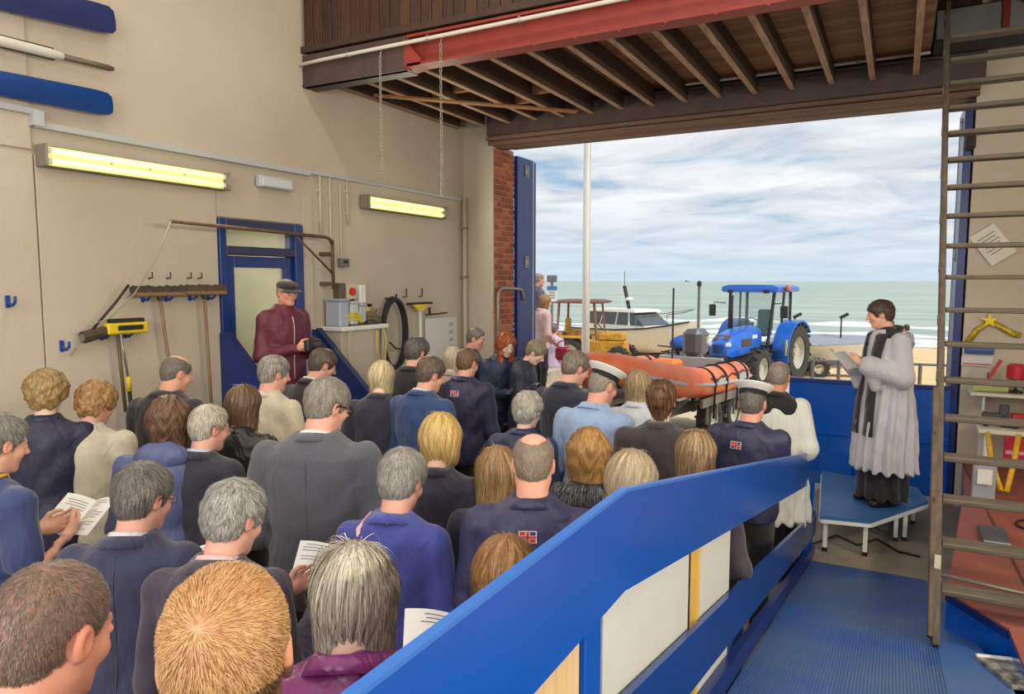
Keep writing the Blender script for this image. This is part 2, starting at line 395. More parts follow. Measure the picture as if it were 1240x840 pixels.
# right and back walls, ceiling, with an unseen landward window added for light
struct('wall_right', MB().span((XR, YB, 0), (XR+.3, YF+.6, CEIL_Z)), CREAM)
m = MB(); m.span((XL, YB-.3, 0), (XR, YB, 2.2)); m.span((XL, YB-.3, 4.6), (XR, YB, CEIL_Z)); m.span((XL, YB-.3, 2.2), (-3.6, YB, 4.6)); m.span((1.6, YB-.3, 2.2), (XR, YB, 4.6)); struct('wall_back', m, CREAM)
m = MB()
for x in (-3.6, -2.3, -1.0, .3, 1.6): m.box((x, YB-.1, 3.4), (.08, .08, 2.4))
for z in (2.2, 3.4, 4.6): m.box((-1, YB-.1, z), (5.2, .08, .08))
w1 = struct('window_1', m, WHITE_P)
for i in range(4):
    for k in range(2): MB().box((-2.95+1.3*i, YB-.1, 2.8+1.2*k), (1.22, .008, 1.12)).build('pane', mat('window_glass', (230, 240, 240), .03, alpha=.15), w1)
struct('ceiling', MB().span((XL-.3, YB-.3, CEIL_Z), (XR+.3, YF+.6, CEIL_Z+.1)), mat('ceiling_paint', (214, 206, 190), .8))
for i, (x, y) in enumerate(FILL_LAMPS):
    e = empty('added_ceiling_light', (x, y, CEIL_Z)); tag(e, 'added unseen twin tube batten light on the high ceiling, %s row, %s' % (('rear', 'middle', 'seaward')[i//3], ('by the left wall', 'in the centre', 'by the right wall')[i % 3]), 'light', 'added ceiling batten lights')
    MB().box((0, 0, -.06), (1.56, .34, .12), bev=.01).build('housing', WHITE_P, e)
    for s in (-1, 1): MB().tube([(-.7, s*.09, -.145), (.7, s*.09, -.145)], .018, 8).build('tube', mat('fill_tube_lit', (255, 246, 214), .4, emit=(255, 244, 210), estr=3), e)

# ------------------------------------------------------------------ loft over the doors
LY0 = 5.42; LZ = 4.22
WOODD = mat('dark_joist_wood', (74, 54, 44), .75, var=.3, vscale=5, bump=.3, bscale=30, stretch=(6, .6, 6))
WOODB = mat('deck_board_wood', (150, 108, 74), .7, var=.3, vscale=6, bump=.2, bscale=40, stretch=(.7, 8, 8))
CLAD = [mat('cladding_%d' % i, c, .45, var=.45, vscale=5, bump=.15, bscale=30, stretch=(7, 7, .8)) for i, c in enumerate(((66, 38, 26), (78, 46, 30), (58, 34, 24), (72, 41, 26)))]
REDP = mat('red_oxide_beam', (142, 48, 40), .55, var=.14, vscale=6, bump=.08, bscale=40)
BROWNP = mat('brown_painted_steel', (78, 60, 58), .55, var=.2, vscale=6)
LOFT_X1 = 3.4
m = MB(); m.span((XL+.04, LY0-.04, 4.50), (LOFT_X1, LY0, CEIL_Z)); lw = struct('wall_loft', m, WOODD)
x = XL+.045; i = 0
while x < LOFT_X1-.1:
    MB().span((x, LY0-.062, 4.49), (x+.108, LY0-.042, CEIL_Z-.01), .005).build('cladding_board', CLAD[(i*7+i//3) % 4], lw); x += .114; i += 1
m = MB(); m.span((XL, LY0-.07, 4.44), (LOFT_X1, LY0-.03, 4.50)); struct('trim_1', m, mat('dark_trim', (64, 42, 34), .6, var=.2))
# front beam: brown at the wall end, red steel with a haunched start
def ibeam(x0, x1, z0, z1, y, d, tf):
    m = MB(); m.span((x0, y-d/2, z0), (x1, y+d/2, z0+tf)); m.span((x0, y-d/2, z1-tf), (x1, y+d/2, z1)); m.span((x0, y-.012, z0+tf), (x1, y+.012, z1-tf)); return m
bm1 = MB(); bm1.span((XL, LY0-.05, 4.12), (-3.93, LY0+.0, 4.42)); bm1.span((XL, LY0-.06, 4.12), (-3.96, LY0+.14, 4.145)); o = struct('beam_front_timber', bm1, BROWNP)
tag(o, None, None, None, 'structure')
m = ibeam(-3.95, LOFT_X1, 4.15, 4.42, LY0+.03, .17, .022); m.prism([(-3.98, 4.12), (-3.80, 4.15), (-3.80, 4.20), (-3.98, 4.40)], 'y', LY0-.055, LY0+.11)
rb = struct('beam_front_steel', m, REDP)
for i in range(12):
    bx_ = -3.4+i*.36; MB().lathe([(.016, 0), (.014, .014), (.001, .016)], (bx_, LY0-.05+.0, 4.148), 'y', 6, Matrix.Rotation(pi, 3, 'X')).build('bolt', REDP, rb)
# rear header over the door opening
m = MB(); m.span((XL+.45, YF-.16, 4.10), (.62, YF-.02, 4.34)); m.span((XL+.45, YF-.22, 4.34), (.62, YF-.005, 4.365)); struct('header_steel', m, BROWNP)
for k, (z0, z1, y0, y1) in enumerate(((4.00, 4.05, YF-.05, YF+.10), (4.055, 4.10, YF-.10, YF+.05), (3.985, 4.03, YF+.11, YF+.30))):
    o = struct('header_timber', MB().span((OX0-.05, y0, z0), (OX1+.02, y1, z1), .006), mat('header_wood', (112, 86, 74), .7, var=.25, vscale=5, stretch=(.6, 8, 8)))
# conduit on the beam
o = MB().tube([(XL+.0, LY0-.085, 4.325), (-4.9, LY0-.085, 4.335), (LOFT_X1, LY0-.085, 4.40)], .017, 10).build('conduit_pipe', mat('white_conduit', (214, 208, 200), .4), None, True)
tag(o, 'long white conduit pipe fixed along the red front beam', 'pipe')
for i in range(8):
    MB().box((-4.6+.9*i, LY0-.075, 4.338+.0075*(.9*i)), (.02, .05, .05)).build('clip', GALV, o)
# joists and deck
jx = [-5.14+.3705*i for i in range(15)]
JM = MB().span((-.024, LY0+.10, .006), (.024, YF-.20, .20), .003).mesh('joist'); JM.materials.append(WOODD); JE = MB().span((-.026, LY0+.10, -.006), (.026, YF-.20, .006), .002).mesh('joist_lit_strip'); JE.materials.append(mat('lit_joist_underside', (164, 134, 114), .75, var=.3, vscale=5, bump=.2, stretch=(6, .8, 6)))  # pale strip under each joist paints light from below onto its underside
lf = struct('loft_floor', MB().span((XL, LY0+.02, LZ+.232), (.17, YF, LZ+.26)), WOODD)
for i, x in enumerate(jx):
    o = link('joist', JM, None, lf); o.location = (x, 0, LZ+(.0 if i % 3 else .006)); link('joist_lit_strip', JE, None, o)
rr = random.Random(9); y = LY0+.04; bme = [MB().span((XL, 0, 0), (.16, .142, .026), .003).mesh('deck_board') for k in range(3)]
for k in range(3): bme[k].materials.append(mat('deck_%d' % k, ((150, 108, 74), (138, 96, 66), (160, 120, 84))[k], .7, var=.3, vscale=6, bump=.2, bscale=40, stretch=(.7, 8, 8)))
while y < YF-.1:
    o = link('deck_board', bme[rr.randrange(3)], None, lf); o.location = (0, y, LZ+.204); y += .146
# noggings between joists
for i, (k, y) in enumerate(((0, 6.6), (1, 6.9), (2, 6.75), (3, 7.5), (4, 7.2))):
    MB().span((jx[k]+.03, y, LZ+.06), (jx[k+1]-.03, y+.05, LZ+.2), .003).build('nogging', WOODB, lf)
o = MB().bar((-5.0, 6.2, LZ-.012), (-3.4, 7.9, LZ-.012), .09, .02).build('brace', WOODB, lf)
a_ = onz(848, 131, 4.36); o = MB().tube([(a_[0]-.02, 8.02, 4.30), (a_[0], 8.0, 4.375), (a_[0]+.04, 8.0, 4.38), (.16, 8.0, 4.385)], .014, 8).build('conduit_pipe', mat('white_conduit', (214, 208, 200)), None, True); tag(o, 'thin white conduit pipe along the header over the doorway', 'pipe')
for k in range(4): MB().box((a_[0]+.3+.75*k, 8.0, 4.385), (.02, .04, .04)).build('clip', GALV, o)
# hatch side of the loft: far rail beams seen above the stair
m = MB(); m.span((.17, LY0+.15, 4.50), (LOFT_X1, LY0+.2, 4.62)); struct('trim_2', m, DARKST)
hatch = struct('loft_floor_hatch_side', MB().span((1.35, LY0+.02, LZ+.2), (LOFT_X1, YF, LZ+.26)), WOODB)
o = MB().span((.20, 8.15, 4.52), (1.35, 8.2, 4.80), .004).build('roller_shutter_box', mat('shutter_grey', (150, 152, 160), .5, .2, var=.1), None); tag(o, 'grey metal box above the hatch behind the stair top', 'metal box')
MB().span((.72, 8.13, 4.50), (.78, 8.15, 4.82)).build('strap', REDP, o)
o = MB().span((.18, 8.02, 4.36), (1.35, 8.08, 4.5), .004).build('hatch_beam', DARKST, None); tag(o, 'dark steel beam across the far side of the stair hatch', 'beam'); o['kind'] = 'structure'
# ------------------------------------------------------------------ big folding doors, pushed open
def leaf(name, x, y0, y1, w, side, label):
    e = empty(name, (x, y0, 0)); tag(e, label, 'door')
    e['kind'] = 'structure'
    L_ = y1-y0
    MB().span((-w/2, 0, .04), (w/2, L_, 3.96), .004).build('door_panel', NAVY_P, e)
    MB().span((-w/2-.004, L_-.045, .04), (w/2+.004, L_-.03, 3.96)).build('edge_strip', WHITE_P, e)
    MB().span((-w/2-.008, L_, .06), (w/2, L_+.05, 3.94), .004).build('folded_leaf_edge', NAVY_P, e)
    for z in (3.78, 2.52, 1.2): 
        h = MB().span((side*(w/2), L_*.42, z-.08), (side*(w/2+.012), L_*.62, z+.08), .003).build('hinge', GALV, e)
        for q in (-.05, .05): MB().lathe([(.012, 0), (.010, .006), (.001, .008)], (side*(w/2+.012), L_*.52, z+q), 'x', 6, Matrix.Rotation(pi if side < 0 else 0, 3, 'Z')).build('screw', DARKST, h)
    return e
leaf('door_1', OX0+.02, 8.90, 9.42, .06, 1, 'tall navy blue folded door leaf beside the brick pier')
leaf('door_2', OX1-.05, 8.34, 8.92, .07, -1, 'tall navy blue folded door leaf behind the wooden stair')
o = MB(); o.lathe([(.03, 0), (.05, .03), (.05, .13), (.03, .16)], (0, 0, 0), 'z', 8); o = o.build('door_closer', DARKST, None); o.location = tuple(ony(1174, 182, 8.30)); tag(o, 'dark round bolt housing high on the right door jamb', 'bolt housing')
# handrail pipe bracket on the brick pier
pts = [(-4.70, 8.34, .3), (-4.70, 8.34, 2.05), (-4.70, 8.37, 2.12), (-4.70, 8.45, 2.15), (-4.70, 8.92, 2.14), (-4.69, 9.0, 2.12), (-4.69, 9.04, 2.06), (-4.69, 9.05, 1.97)]
o = MB().tube(pts, .022, 10).build('bent_pipe', GALV, None, True); tag(o, 'bent grey pipe rail standing against the brick reveal', 'pipe')
# low blue gate across the doorway
e = empty('low_gate', (0, 0, 0)); tag(e, 'low blue boarded gate across the doorway behind the minister', 'gate')
for (x0, x1) in ((-1.02, -.36), (-.35, .50)):
    MB().span((x0, 8.32, .06), (x1, 8.36, 1.18), .006).build('gate_panel', BLUE, e); MB().span((x0, 8.30, 1.16), (x1, 8.38, 1.20), .006).build('gate_rail', NAVY_P, e)
    MB().span((x0, 8.30, .60), (x1, 8.32, .66), .006).build('gate_rail', BLUE, e)
for x in (-1.0, -.355, .49): MB().span((x-.025, 8.36, 0), (x+.025, 8.41, 1.2)).build('gate_post', NAVY_P, e)
# ------------------------------------------------------------------ on the left wall
def W(px, py): p = onx(px, py, XL+.03); return p[1], p[2]
WX = XL+.026
HOOKB = mat('blue_hook', (30, 66, 150), .4)
WOODH = mat('broom_handle_wood', (136, 108, 82), .7, var=.25, vscale=10, stretch=(8, 8, .6))
# trunking
def trunk_run(label, y0, y1, z, h=.045, d=.02):
    o = MB().span((XL+.0, y0, z-h/2), (XL+.03+d, y1, z+h/2), .004).build('cable_trunking', GREY_P, None); tag(o, label, 'cable trunking'); return o
trunk_run('grey cable trunking above the long lit tube light', 2.83, 5.40, 3.30)
trunk_run('thin cable trunking running over the hose and basin corner', 5.42, 8.2, 3.32, .035, .0)
o = trunk_run('grey trunking end at the far left below the blue oar', .4, 2.86, 3.38); MB().box((WX+.02, 2.84, 3.335), (.06, .07, .10)).build('end_box', GREY_P, o)
# fluorescent fittings
def tube_light(y0, y1, z, label, watts, right=False):
    e = empty('tube_light', (WX, y0, z)) if not right else empty('tube_light', (XR-.002, y1, z), pi); tag(e, label, 'light fitting')
    L_ = y1-y0
    MB().box((.035, L_/2, 0), (.07, L_, .145), bev=.012).build('housing', mat('fitting_grey', (120, 112, 100), .5), e)
    for s in (-1, 1):
        tb = MB().tube([(.095, .06, s*.034), (.095, L_-.06, s*.034)], .019, 10).build('tube', TUBE, e, True)
        for yy in (.045, L_-.045): MB().box((.09, yy, s*.034), (.03, .03, .035)).build('lamp_holder', WHITE_P, tb)
    MB().box((.072, L_/2, 0), (.006, L_-.06, .125)).build('reflector', mat('reflector', (236, 232, 170), .35, emit=(232, 220, 110), estr=.22), e)
    n = 8; V = []
    for k in range(n+1):
        a = -pi/2+pi*k/n
        for y in (.012, L_-.012): V.append((.07+.062*cos(a)**.6 if cos(a) > 0 else .07, y, .070*sin(a)))
    d = MB().add(V, [(2*k, 2*k+1, 2*k+3, 2*k+2) for k in range(n)]).build('diffuser', mat('clear_diffuser', (250, 246, 214), .12, alpha=.14), e, True)
    for y in (.006, L_-.006): MB().box((.07, y, 0), (.135, .014, .15), bev=.006).build('end_cap', mat('end_cap', (128, 118, 108), .4), e)
    for f in (.3, .5, .7): MB().box((.134, L_*f, .0), (.01, .012, .014)).build('clip', GALV, e)
    l = area('tube_light_glow', (WX+.16 if not right else XR-.18, (y0+y1)/2, z), (0, RAD(-90 if not right else 90), 0), .12, L_-.1, watts, (1, .93, .70)); return e
TUBE = mat('tube_yellow', (255, 250, 190), .4, emit=(255, 248, 168), estr=1.25)
y0, _ = W(42, 180); y1, _ = W(267, 208); tube_light(y0, y1, 3.09, 'long yellow lit twin tube light above the hanging brooms', 24)
y0, _ = W(436, 240); y1, _ = W(532, 252); tube_light(y0, y1, 3.10, 'yellow lit tube light behind the two hanging chains', 30)
for k, y in enumerate((-2.2, .4, 3.0)): tube_light(y, y+1.5, 3.1, ('added lit tube light on the right wall furthest from the doors', 'added lit tube light midway along the right wall', 'added lit tube light on the right wall nearest the doors')[k], 80, True)  # unseen right-wall fittings, added to brighten the rail and the crowd
# emergency light, boxes, drops
e = empty('emergency_light', (WX, 4.92, 3.15)); tag(e, 'small pale emergency light box above the blue door', 'emergency light')
MB().box((.03, 0, 0), (.06, .40, .11), bev=.01).build('casing', GREY_P, e); MB().box((.065, 0, -.005), (.02, .36, .08), bev=.006).build('lens', mat('pale_lens', (200, 206, 214), .25), e)
for (px, y0_, y1_, r, lab) in ((388, 222, 285, .014, 'thin cream pipe dropping from trunking just right of the door'), (400, 224, 335, .012, 'thin cream pipe dropping beside the small grey box'), (421, 228, 272, .010, 'short cream pipe drop with a ring end')):
    a = W(px, y0_); b = W(px, y1_); o = MB().tube([(XL+.02, a[0], 3.3), (XL+.02, a[0], b[1])], r, 8).build('pipe_drop', CREAM, None, True); tag(o, lab, 'pipe')
    for f in (.25, .75): MB().box((XL+.015, a[0], 3.3+(b[1]-3.3)*f), (.03, .05, .02)).build('clip', CREAM, o)
a = W(416, 318); e = empty('switch_box', (XL, a[0], a[1])); tag(e, 'small grey switch box on the cream wall above the basin', 'switch box')
MB().box((.03, 0, 0), (.06, .13, .09), bev=.006).build('case', mat('box_grey', (110, 106, 100), .5), e); MB().box((.064, 0, .01), (.01, .05, .03)).build('switch', BLACK, e)
MB().tube([(.02, -.02, .04), (.02, -.02, .8)], .010, 6).build('conduit', CREAM, e)
# oars and boathook
def oar(label, tip, root, w, col, pole=False):
    (ty, tz), (ry, rz_) = tip, root
    e = empty('oar' if not pole else 'boat_hook', (XL+.09, ty, tz)); tag(e, label, 'oar' if not pole else 'boat hook')
    d = Vector((0, ry-ty, rz_-tz)).normalized(); n = Vector((0, -d.z, d.y)); L_ = 2.9
    if not pole:
        V = []; prof = [(0, .66), (.03, .92), (.12, 1.0), (.7, .93), (1.1, .70), (1.35, .40), (1.5, .22)]
        m = MB(); rings = []
        for (s, f) in prof:
            c_ = d*s; hw = w/2*f; th = .006+.014*(s/1.5)
            rings.append([tuple(c_+n*hw), tuple(c_+n*hw*.5+Vector((th, 0, 0))), tuple(c_+Vector((th*1.5, 0, 0))), tuple(c_-n*hw*.5+Vector((th, 0, 0))), tuple(c_-n*hw), tuple(c_-Vector((th, 0, 0)))])
        m.loft(rings); m.build('blade', col, e, 50)
        MB().tube([d*1.4, d*L_], .026, 10).build('loom', mat('oar_loom', (196, 170, 130), .5), e, True)
    else:
        m = MB(); m.tube([d*.34, d*.37, d*.45, d*.8, d*L_], [.012, .026, .034, .036, .036], 12); m.build('pole', mat('white_pole', (214, 212, 208), .35), e, True)
        MB().tube([d*.0, d*.03, d*.36], [.014, .021, .021], 10).build('metal_tip', mat('hook_tip', (112, 98, 86), .5, .4), e, True)
        for s in (-1, 1): MB().bar(tuple(d*.42+n*s*.037), tuple(d*L_+n*s*.037), .012, .008).build('edge_line', DARKST, e)
    for s in (.85, 2.2): MB().box(tuple(d*s+Vector((-.05, 0, -.02))), (.09, .03, .16), bev=.004).build('bracket', GALV, e)
    return e
BL1 = mat('oar_blue_dark', (40, 50, 104), .35, var=.12, vscale=5); BL2 = mat('oar_blue', (8, 60, 130), .35, var=.12, vscale=5)
oar('dark blue oar blade highest on the left wall', W(133, 27), W(20, 2), .20, BL1); oar('white boat hook pole with a brown tip between two blue oars', W(131, 85), W(0, 53), .08, None, True); oar('bright blue oar blade just above the grey trunking', W(130, 128), W(0, 103), .17, BL2)
# door with transom
e = empty('door_3', (XL, DY0, DZ0)); tag(e, 'dark blue glazed door and frame in the left wall', 'door', None, 'structure')
hh_ = DZ1-DZ0; ww = DY1-DY0; tz = 1.98
FR = mat('door_frame_blue', (22, 50, 120), .3, var=.1); FRD = mat('door_frame_dark', (46, 50, 84), .4)
for (a, b, nm) in (((0, 0), (.075, hh_), 'jamb'), ((ww-.11, 0), (ww, hh_), 'jamb'), ((.075, hh_-.085), (ww-.11, hh_), 'head'), ((.075, tz), (ww-.11, tz+.075), 'transom_bar')):
    MB().span((-.10, a[0], a[1]), (.045, b[0], b[1]), .006).build(nm, FRD if nm in ('head', 'transom_bar') else FR, e)
GLS = mat('door_glass', (222, 232, 226), .05, alpha=.16)
MB().span((-.03, .075, tz+.075), (-.022, ww-.11, hh_-.085)).build('transom_pane', GLS, e)
dl = empty('door_leaf'); dl.parent = e; dl.location = (-.02, .08, .01)
lw_ = ww-.11-.085
for (a, b) in (((0, 0), (.10, tz-.02)), ((lw_-.10, 0), (lw_, tz-.02)), ((.10, tz-.12), (lw_-.10, tz-.02)), ((.10, 0), (lw_-.10, .42))): MB().span((-.03, a[0], a[1]), (.025, b[0], b[1]), .005).build('rail', FR, dl)
MB().span((-.006, .10, .42), (.002, lw_-.10, tz-.12)).build('pane', GLS, dl)
MB().tube([(.03, lw_-.05, .85), (.075, lw_-.05, .87), (.075, lw_-.05, 1.15), (.03, lw_-.05, 1.17)], .011, 8).build('pull_handle', GALV, dl, True)
# posters and coat in the lobby
o = MB().span((-7.98, 4.2, 1.2), (-7.95, 4.9, 2.3)).build('locker', mat('locker_blue', (56, 84, 120), .5), None); tag(o, 'blue locker seen through the door glass', 'locker'); o.location.z = -.7
for v_ in range(3): MB().span((-7.95, 4.28, 1.4+.25*v_), (-7.94, 4.82, 1.42+.25*v_)).build('vent_slot', DARKST, o)
o = MB().span((-7.98, 5.1, 1.3), (-7.965, 5.7, 2.1)).build('notice_board', WHITE_P, None); tag(o, 'white notice board seen through the door glass', 'notice board')
# steps below the door with sloping blue side panels
e = empty('door_steps', (XL, DY0, 0)); tag(e, 'concrete steps with sloping blue side panels below the glazed door', 'steps')
for k, (x1, z1) in enumerate(((.95, .50), (1.23, .335), (1.51, .17))): MB().span((.03, .04, 0 if k == 0 else 0), (x1, ww+.06, z1), .006).build('step', CONC, e)
for (yy, top) in ((.0, 1.80), (ww+.12, 1.765)):
    prof = [(.03, 0), (.03, top), (.10, top), (1.60, top-1.42), (1.60, 0)]
    m = MB(); m.prism(prof, 'y', yy-.025, yy+.025); p = m.build('side_panel', NAVY_P, e)
    m = MB(); m.bar((.10, yy, top+.01), (1.62, yy, top-1.42), .07, .02); m.build('capping', mat('step_capping', (30, 44, 92), .4), p)
# swinging bracket arm with a cord
e = empty('swing_bracket', (XL, 5.56, 2.2)); tag(e, 'rusty swing arm bracket of bent pipe over the blue door', 'bracket')
RUST = mat('rusty_pipe', (110, 88, 72), .6, .4, var=.3, vscale=20)
MB().tube([(.16, 0, -.03), (.16, 0, .46)], .017, 8).build('upright', RUST, e, True)
MB().tube([(.16, 0, .42), (.165, -.05, .47), (.18, -.12, .48), (.34, -1.95, .50)], .016, 8).build('arm', RUST, e, True)
MB().tube([(.16, 0, .12), (.20, -.55, .48)], .010, 6).build('stay', RUST, e, True)
for z in (.02, .32): MB().box((.08, 0, z), (.17, .05, .04), bev=.004).build('wall_bracket', RUST, e)
o = MB().tube([(XL+.34, 3.61, 2.70), (XL+.30, 3.52, 2.45), (XL+.24, 3.35, 2.15), (XL+.16, 3.2, 1.98), (XL+.10, 3.1, 1.93), (XL+.07, 3.03, 1.80), (XL+.06, 2.97, 1.72)], .005, 6).build('cord', mat('cord_grey', (150, 142, 128), .7), None, True); tag(o, 'thin grey cord looping from the swing arm to the yellow brush', 'cord')
# wall hooks, brooms, brush
def hook(y, z, label):
    e = empty('wall_hook', (WX, y, z)); tag(e, label, 'hook', 'blue hooks on the left wall')
    MB().tube([(0, 0, .03), (.02, 0, .0), (.06, 0, -.01), (.09, 0, .01), (.095, 0, .05)], .010, 7).build('prong', HOOKB, e, True); MB().box((.005, 0, .015), (.012, .03, .08), bev=.003).build('plate', HOOKB, e)
    return e
def pegpair(y, z, half, label):
    for s, w_ in ((-1, 'left'), (1, 'right')): hook(y+s*half, z, label+' on its %s side' % w_)
def broom(yc, z, half, ybot, zbot, label, col, hb=.075):
    e = empty('broom', (WX+.10, yc, z)); tag(e, label, 'broom')
    m = MB(); m.box((0, 0, .0), (.06, half*2, .035), bev=.01); m.build('head', WOODH, e)
    m = MB(); rr = random.Random(int(yc*100))
    for i in range(26):
        for k in (-1, 0, 1):
            y = -half+.012+(2*half-.024)*i/25; m.box((k*.016+rr.uniform(-.004, .004), y, .038+rr.uniform(-.008, .006)), (.014, half*2/27, .05+rr.uniform(-.012, .012)), Matrix.Rotation(rr.uniform(-.15, .15), 3, 'X'))
    m.build('bristles', col, e)
    m = MB(); m.tube([(0, 0, 0), (-.01, (ybot-yc), zbot-z)], .0135, 8); m.build('handle', WOODH, e, True)
    m = MB(); m.lathe([(.022, -.05), (.024, 0), (.02, .02)], (0, 0, 0), 'z', 8); m.build('socket', DARKST, e)
    return e
BR1 = mat('bristle_dark', (78, 68, 58), .9, var=.3, vscale=30)
broom(3.64, 2.145, .235, 3.80, .62, 'brown wide broom hung head up, nearer the yellow brush', BR1)
broom(4.05, 2.15, .215, 4.10, .64, 'brown wide broom hung head up, nearer the blue door', mat('bristle_brown', (92, 76, 64), .9, var=.3, vscale=30))
for y, lb in ((3.56, 'blue hook under the broom nearest the yellow brush, first'), (3.76, 'blue hook under the broom nearest the yellow brush, second'), (3.98, 'blue hook under the broom nearest the door, first'), (4.16, 'blue hook under the broom nearest the door, second')): hook(y, 2.11, lb)
for y, lb in ((3.62, 'first'), (3.78, 'second'), (3.97, 'third'), (4.07, 'fourth')):
    o = MB().tube([(WX, y, 2.27), (WX+.05, y, 2.275), (WX+.05, y, 2.32)], .006, 6).build('nail_peg', DARKST, None, True); tag(o, '%s small dark peg above the two brown brooms from the left' % lb, 'peg', 'small pegs above the brooms')
# yellow headed wash brush
e = empty('wash_brush', (WX+.1, 3.3, 1.87)); tag(e, 'yellow and black wash brush hung on the left wall', 'brush')
YEL = mat('yellow_plastic', (222, 196, 30), .45, var=.1); 
MB().box((0, .05, .03), (.08, .32, .085), bev=.012).build('head', YEL, e)
m = MB()
for i in range(18):
    for k in (-1, 1): m.box((k*.018, -.07+i*.0145, .082), (.022, .012, .04))
m.build('bristles', mat('bristle_black', (54, 50, 36), .9), e)
MB().box((.045, .06, .035), (.012, .20, .035), bev=.004).build('bumper', BLACK, e)
MB().tube([(0, -.02, 0), (-.01, .02, -.60)], .013, 8).build('handle', mat('handle_dark', (104, 88, 60), .6), e, True)
e2 = empty('telescopic_pole', (WX+.13, 3.28, 1.9)); tag(e2, 'telescopic cleaning pole with yellow collar below the yellow brush', 'pole')
MB().tube([(0, 0, 0), (.01, .04, -.36)], .009, 8).build('upper_tube', GALV, e2, True); MB().tube([(.01, .04, -.36), (.012, .045, -.47)], .018, 8).build('collar', YEL, e2, True); MB().tube([(.012, .045, -.47), (.02, .07, -1.1)], .014, 8).build('lower_tube', BLACK, e2, True)
e = empty('hand_scrubber', (WX+.09, 3.08, 1.86)); tag(e, 'dark scrubbing head lying beside the yellow brush', 'brush')
MB().tube([(0, -.05, -.01), (0, .14, .03)], [.045, .038], 10).build('head', BR1, e); MB().tube([(0, .02, .04), (.02, .2, .24), (.02, .3, .36)], .010, 7).build('handle', DARKST, e, True)
MB().tube([(0, -.055, -.01), (0, -.05, -.01)], .03, 10).build('end_disc', GALV, e)
for y, lb in ((3.22, 'blue hook under the yellow brush, left one'), (3.40, 'blue hook under the yellow brush, right one')): hook(y, 1.84, lb)
hook(2.60, 2.10, 'lone blue hook at the far left edge of the wall'); hook(2.93, 1.78, 'lone blue hook left of the yellow brush')
# basin shelf corner
e = empty('wash_bench', (XL, 6.05, 0)); tag(e, 'cream corner bench with white top under the control panel', 'bench')
MB().span((0, -.52, 1.74), (.30, .22, 1.785), .008).build('top', WHITE_P, e); MB().span((.0, -.50, .0), (.26, .10, 1.74), .006).build('cabinet', CREAM, e)
for y in (-.4, .15): MB().span((.26, y-.02, 0), (.29, y+.02, 1.74), .004).build('leg', CREAM, e)
m = MB(); m.tube([(.31, .0, 1.72), (.33, -.03, 1.55), (.34, .02, 1.36), (.33, .08, 1.30), (.32, .12, 1.42), (.32, .14, 1.6), (.31, .12, 1.72)], .010, 7); m.build('hose_loop', mat('hose_yellow', (196, 178, 70), .5), e, True)
for i, (y, c_, sx) in enumerate(((-.42, (170, 178, 196), .14), (-.26, (196, 202, 208), .12), (-.13, (176, 186, 200), .10))):
    o = empty('battery_box' if i == 0 else 'plastic_tub', (XL+.14, 6.05+y, 1.785)); tag(o, ('grey blue box on the left end of the white bench', 'pale plastic tub next to the grey box on the bench', 'small grey tub under the red switch')[i], 'tub')
    MB().box((0, 0, .13), (.2, sx, .26-.03*i), bev=.015).build('body', mat('tub_%d' % i, c_, .45), o); MB().box((0, 0, .27-.03*i), (.215, sx+.015, .03), bev=.008).build('lid', mat('tub_lid_%d' % i, tuple(int(v*.9) for v in c_), .4), o)
for i, (y, lab) in enumerate(((-.28, 'yellow rope coil at the front of the bench'), (-.02, 'tangled olive rope on the white bench top'))):
    rr = random.Random(i); m = MB()
    for k in range(3): m.tube([(XL+.24+.03*cos(a), 6.05+y+(.10-.01*k)*cos(a), 1.80+.02*k+.07*abs(sin(a))*(.8+.2*k)) for a in np.linspace(0, 2*pi, 14)[:-1]], .014, 6, closed=True)
    o = m.build('rope_coil', mat('rope_%d' % i, ((200, 186, 60), (120, 106, 80))[i], .9, bump=.4), None, True); tag(o, lab, 'rope')
o = MB(); o.box((0, 0, .05), (.14, .30, .1), bev=.02); o = o.build('tool_tray', mat('tray_brown', (92, 80, 70), .7), None); o.location = (XL+.16, 6.14, 1.785); o.scale = (.9, .75, .9); tag(o, 'dark tray of tools at the right of the bench top', 'tray')
for k in range(5): MB().tube([(-.04+.02*k, -.12+.05*k, .1), (.02*k-.03, -.06+.05*k, .18)], .012, 6).build('tool', mat('tool_%d' % (k % 2), ((120, 110, 104), (70, 66, 64))[k % 2], .5), o)
a = W(417, 354); e = empty('control_panel', (XL, a[0], a[1])); tag(e, 'grey control panel with red isolator switch above the bench', 'control panel')
MB().box((.05, -.10, .0), (.1, .09, .20), bev=.008).build('black_socket', mat('socket_dark', (92, 82, 66), .5), e); MB().box((.05, .04, .01), (.10, .15, .16), bev=.008).build('isolator_case', mat('isolator_cream', (206, 190, 170), .5), e)
MB().lathe([(.045, 0), (.04, .025), (.02, .03)], (.10, .04, .01), 'x', 12).build('red_switch', mat('red_switch', (196, 40, 34), .4), e); MB().box((.05, .22, -.02), (.1, .10, .2), bev=.01).build('white_box', WHITE_P, e)
o = MB().tube([(XL+.08, a[0]+.06, a[1]-.08), (XL+.10, a[0]+.09, a[1]-.2), (XL+.12, a[0]+.10, a[1]-.3)], .022, 8).build('cable', BLACK, None, True); tag(o, 'thick black cable hanging from the red isolator switch', 'cable')
o = MB(); o.lathe([(.05, 0), (.055, .12), (.03, .16), (.02, .2)], (0, 0, 0), 'z', 12); o = o.build('spray_bottle', YEL, None, 40); o.location = (XL+.14, a[0]+.23, 1.79); tag(o, 'yellow bottle standing on the bench under the white box', 'bottle')
MB().box((.02, 0, .2), (.08, .03, .03)).build('nozzle', BLACK, o)
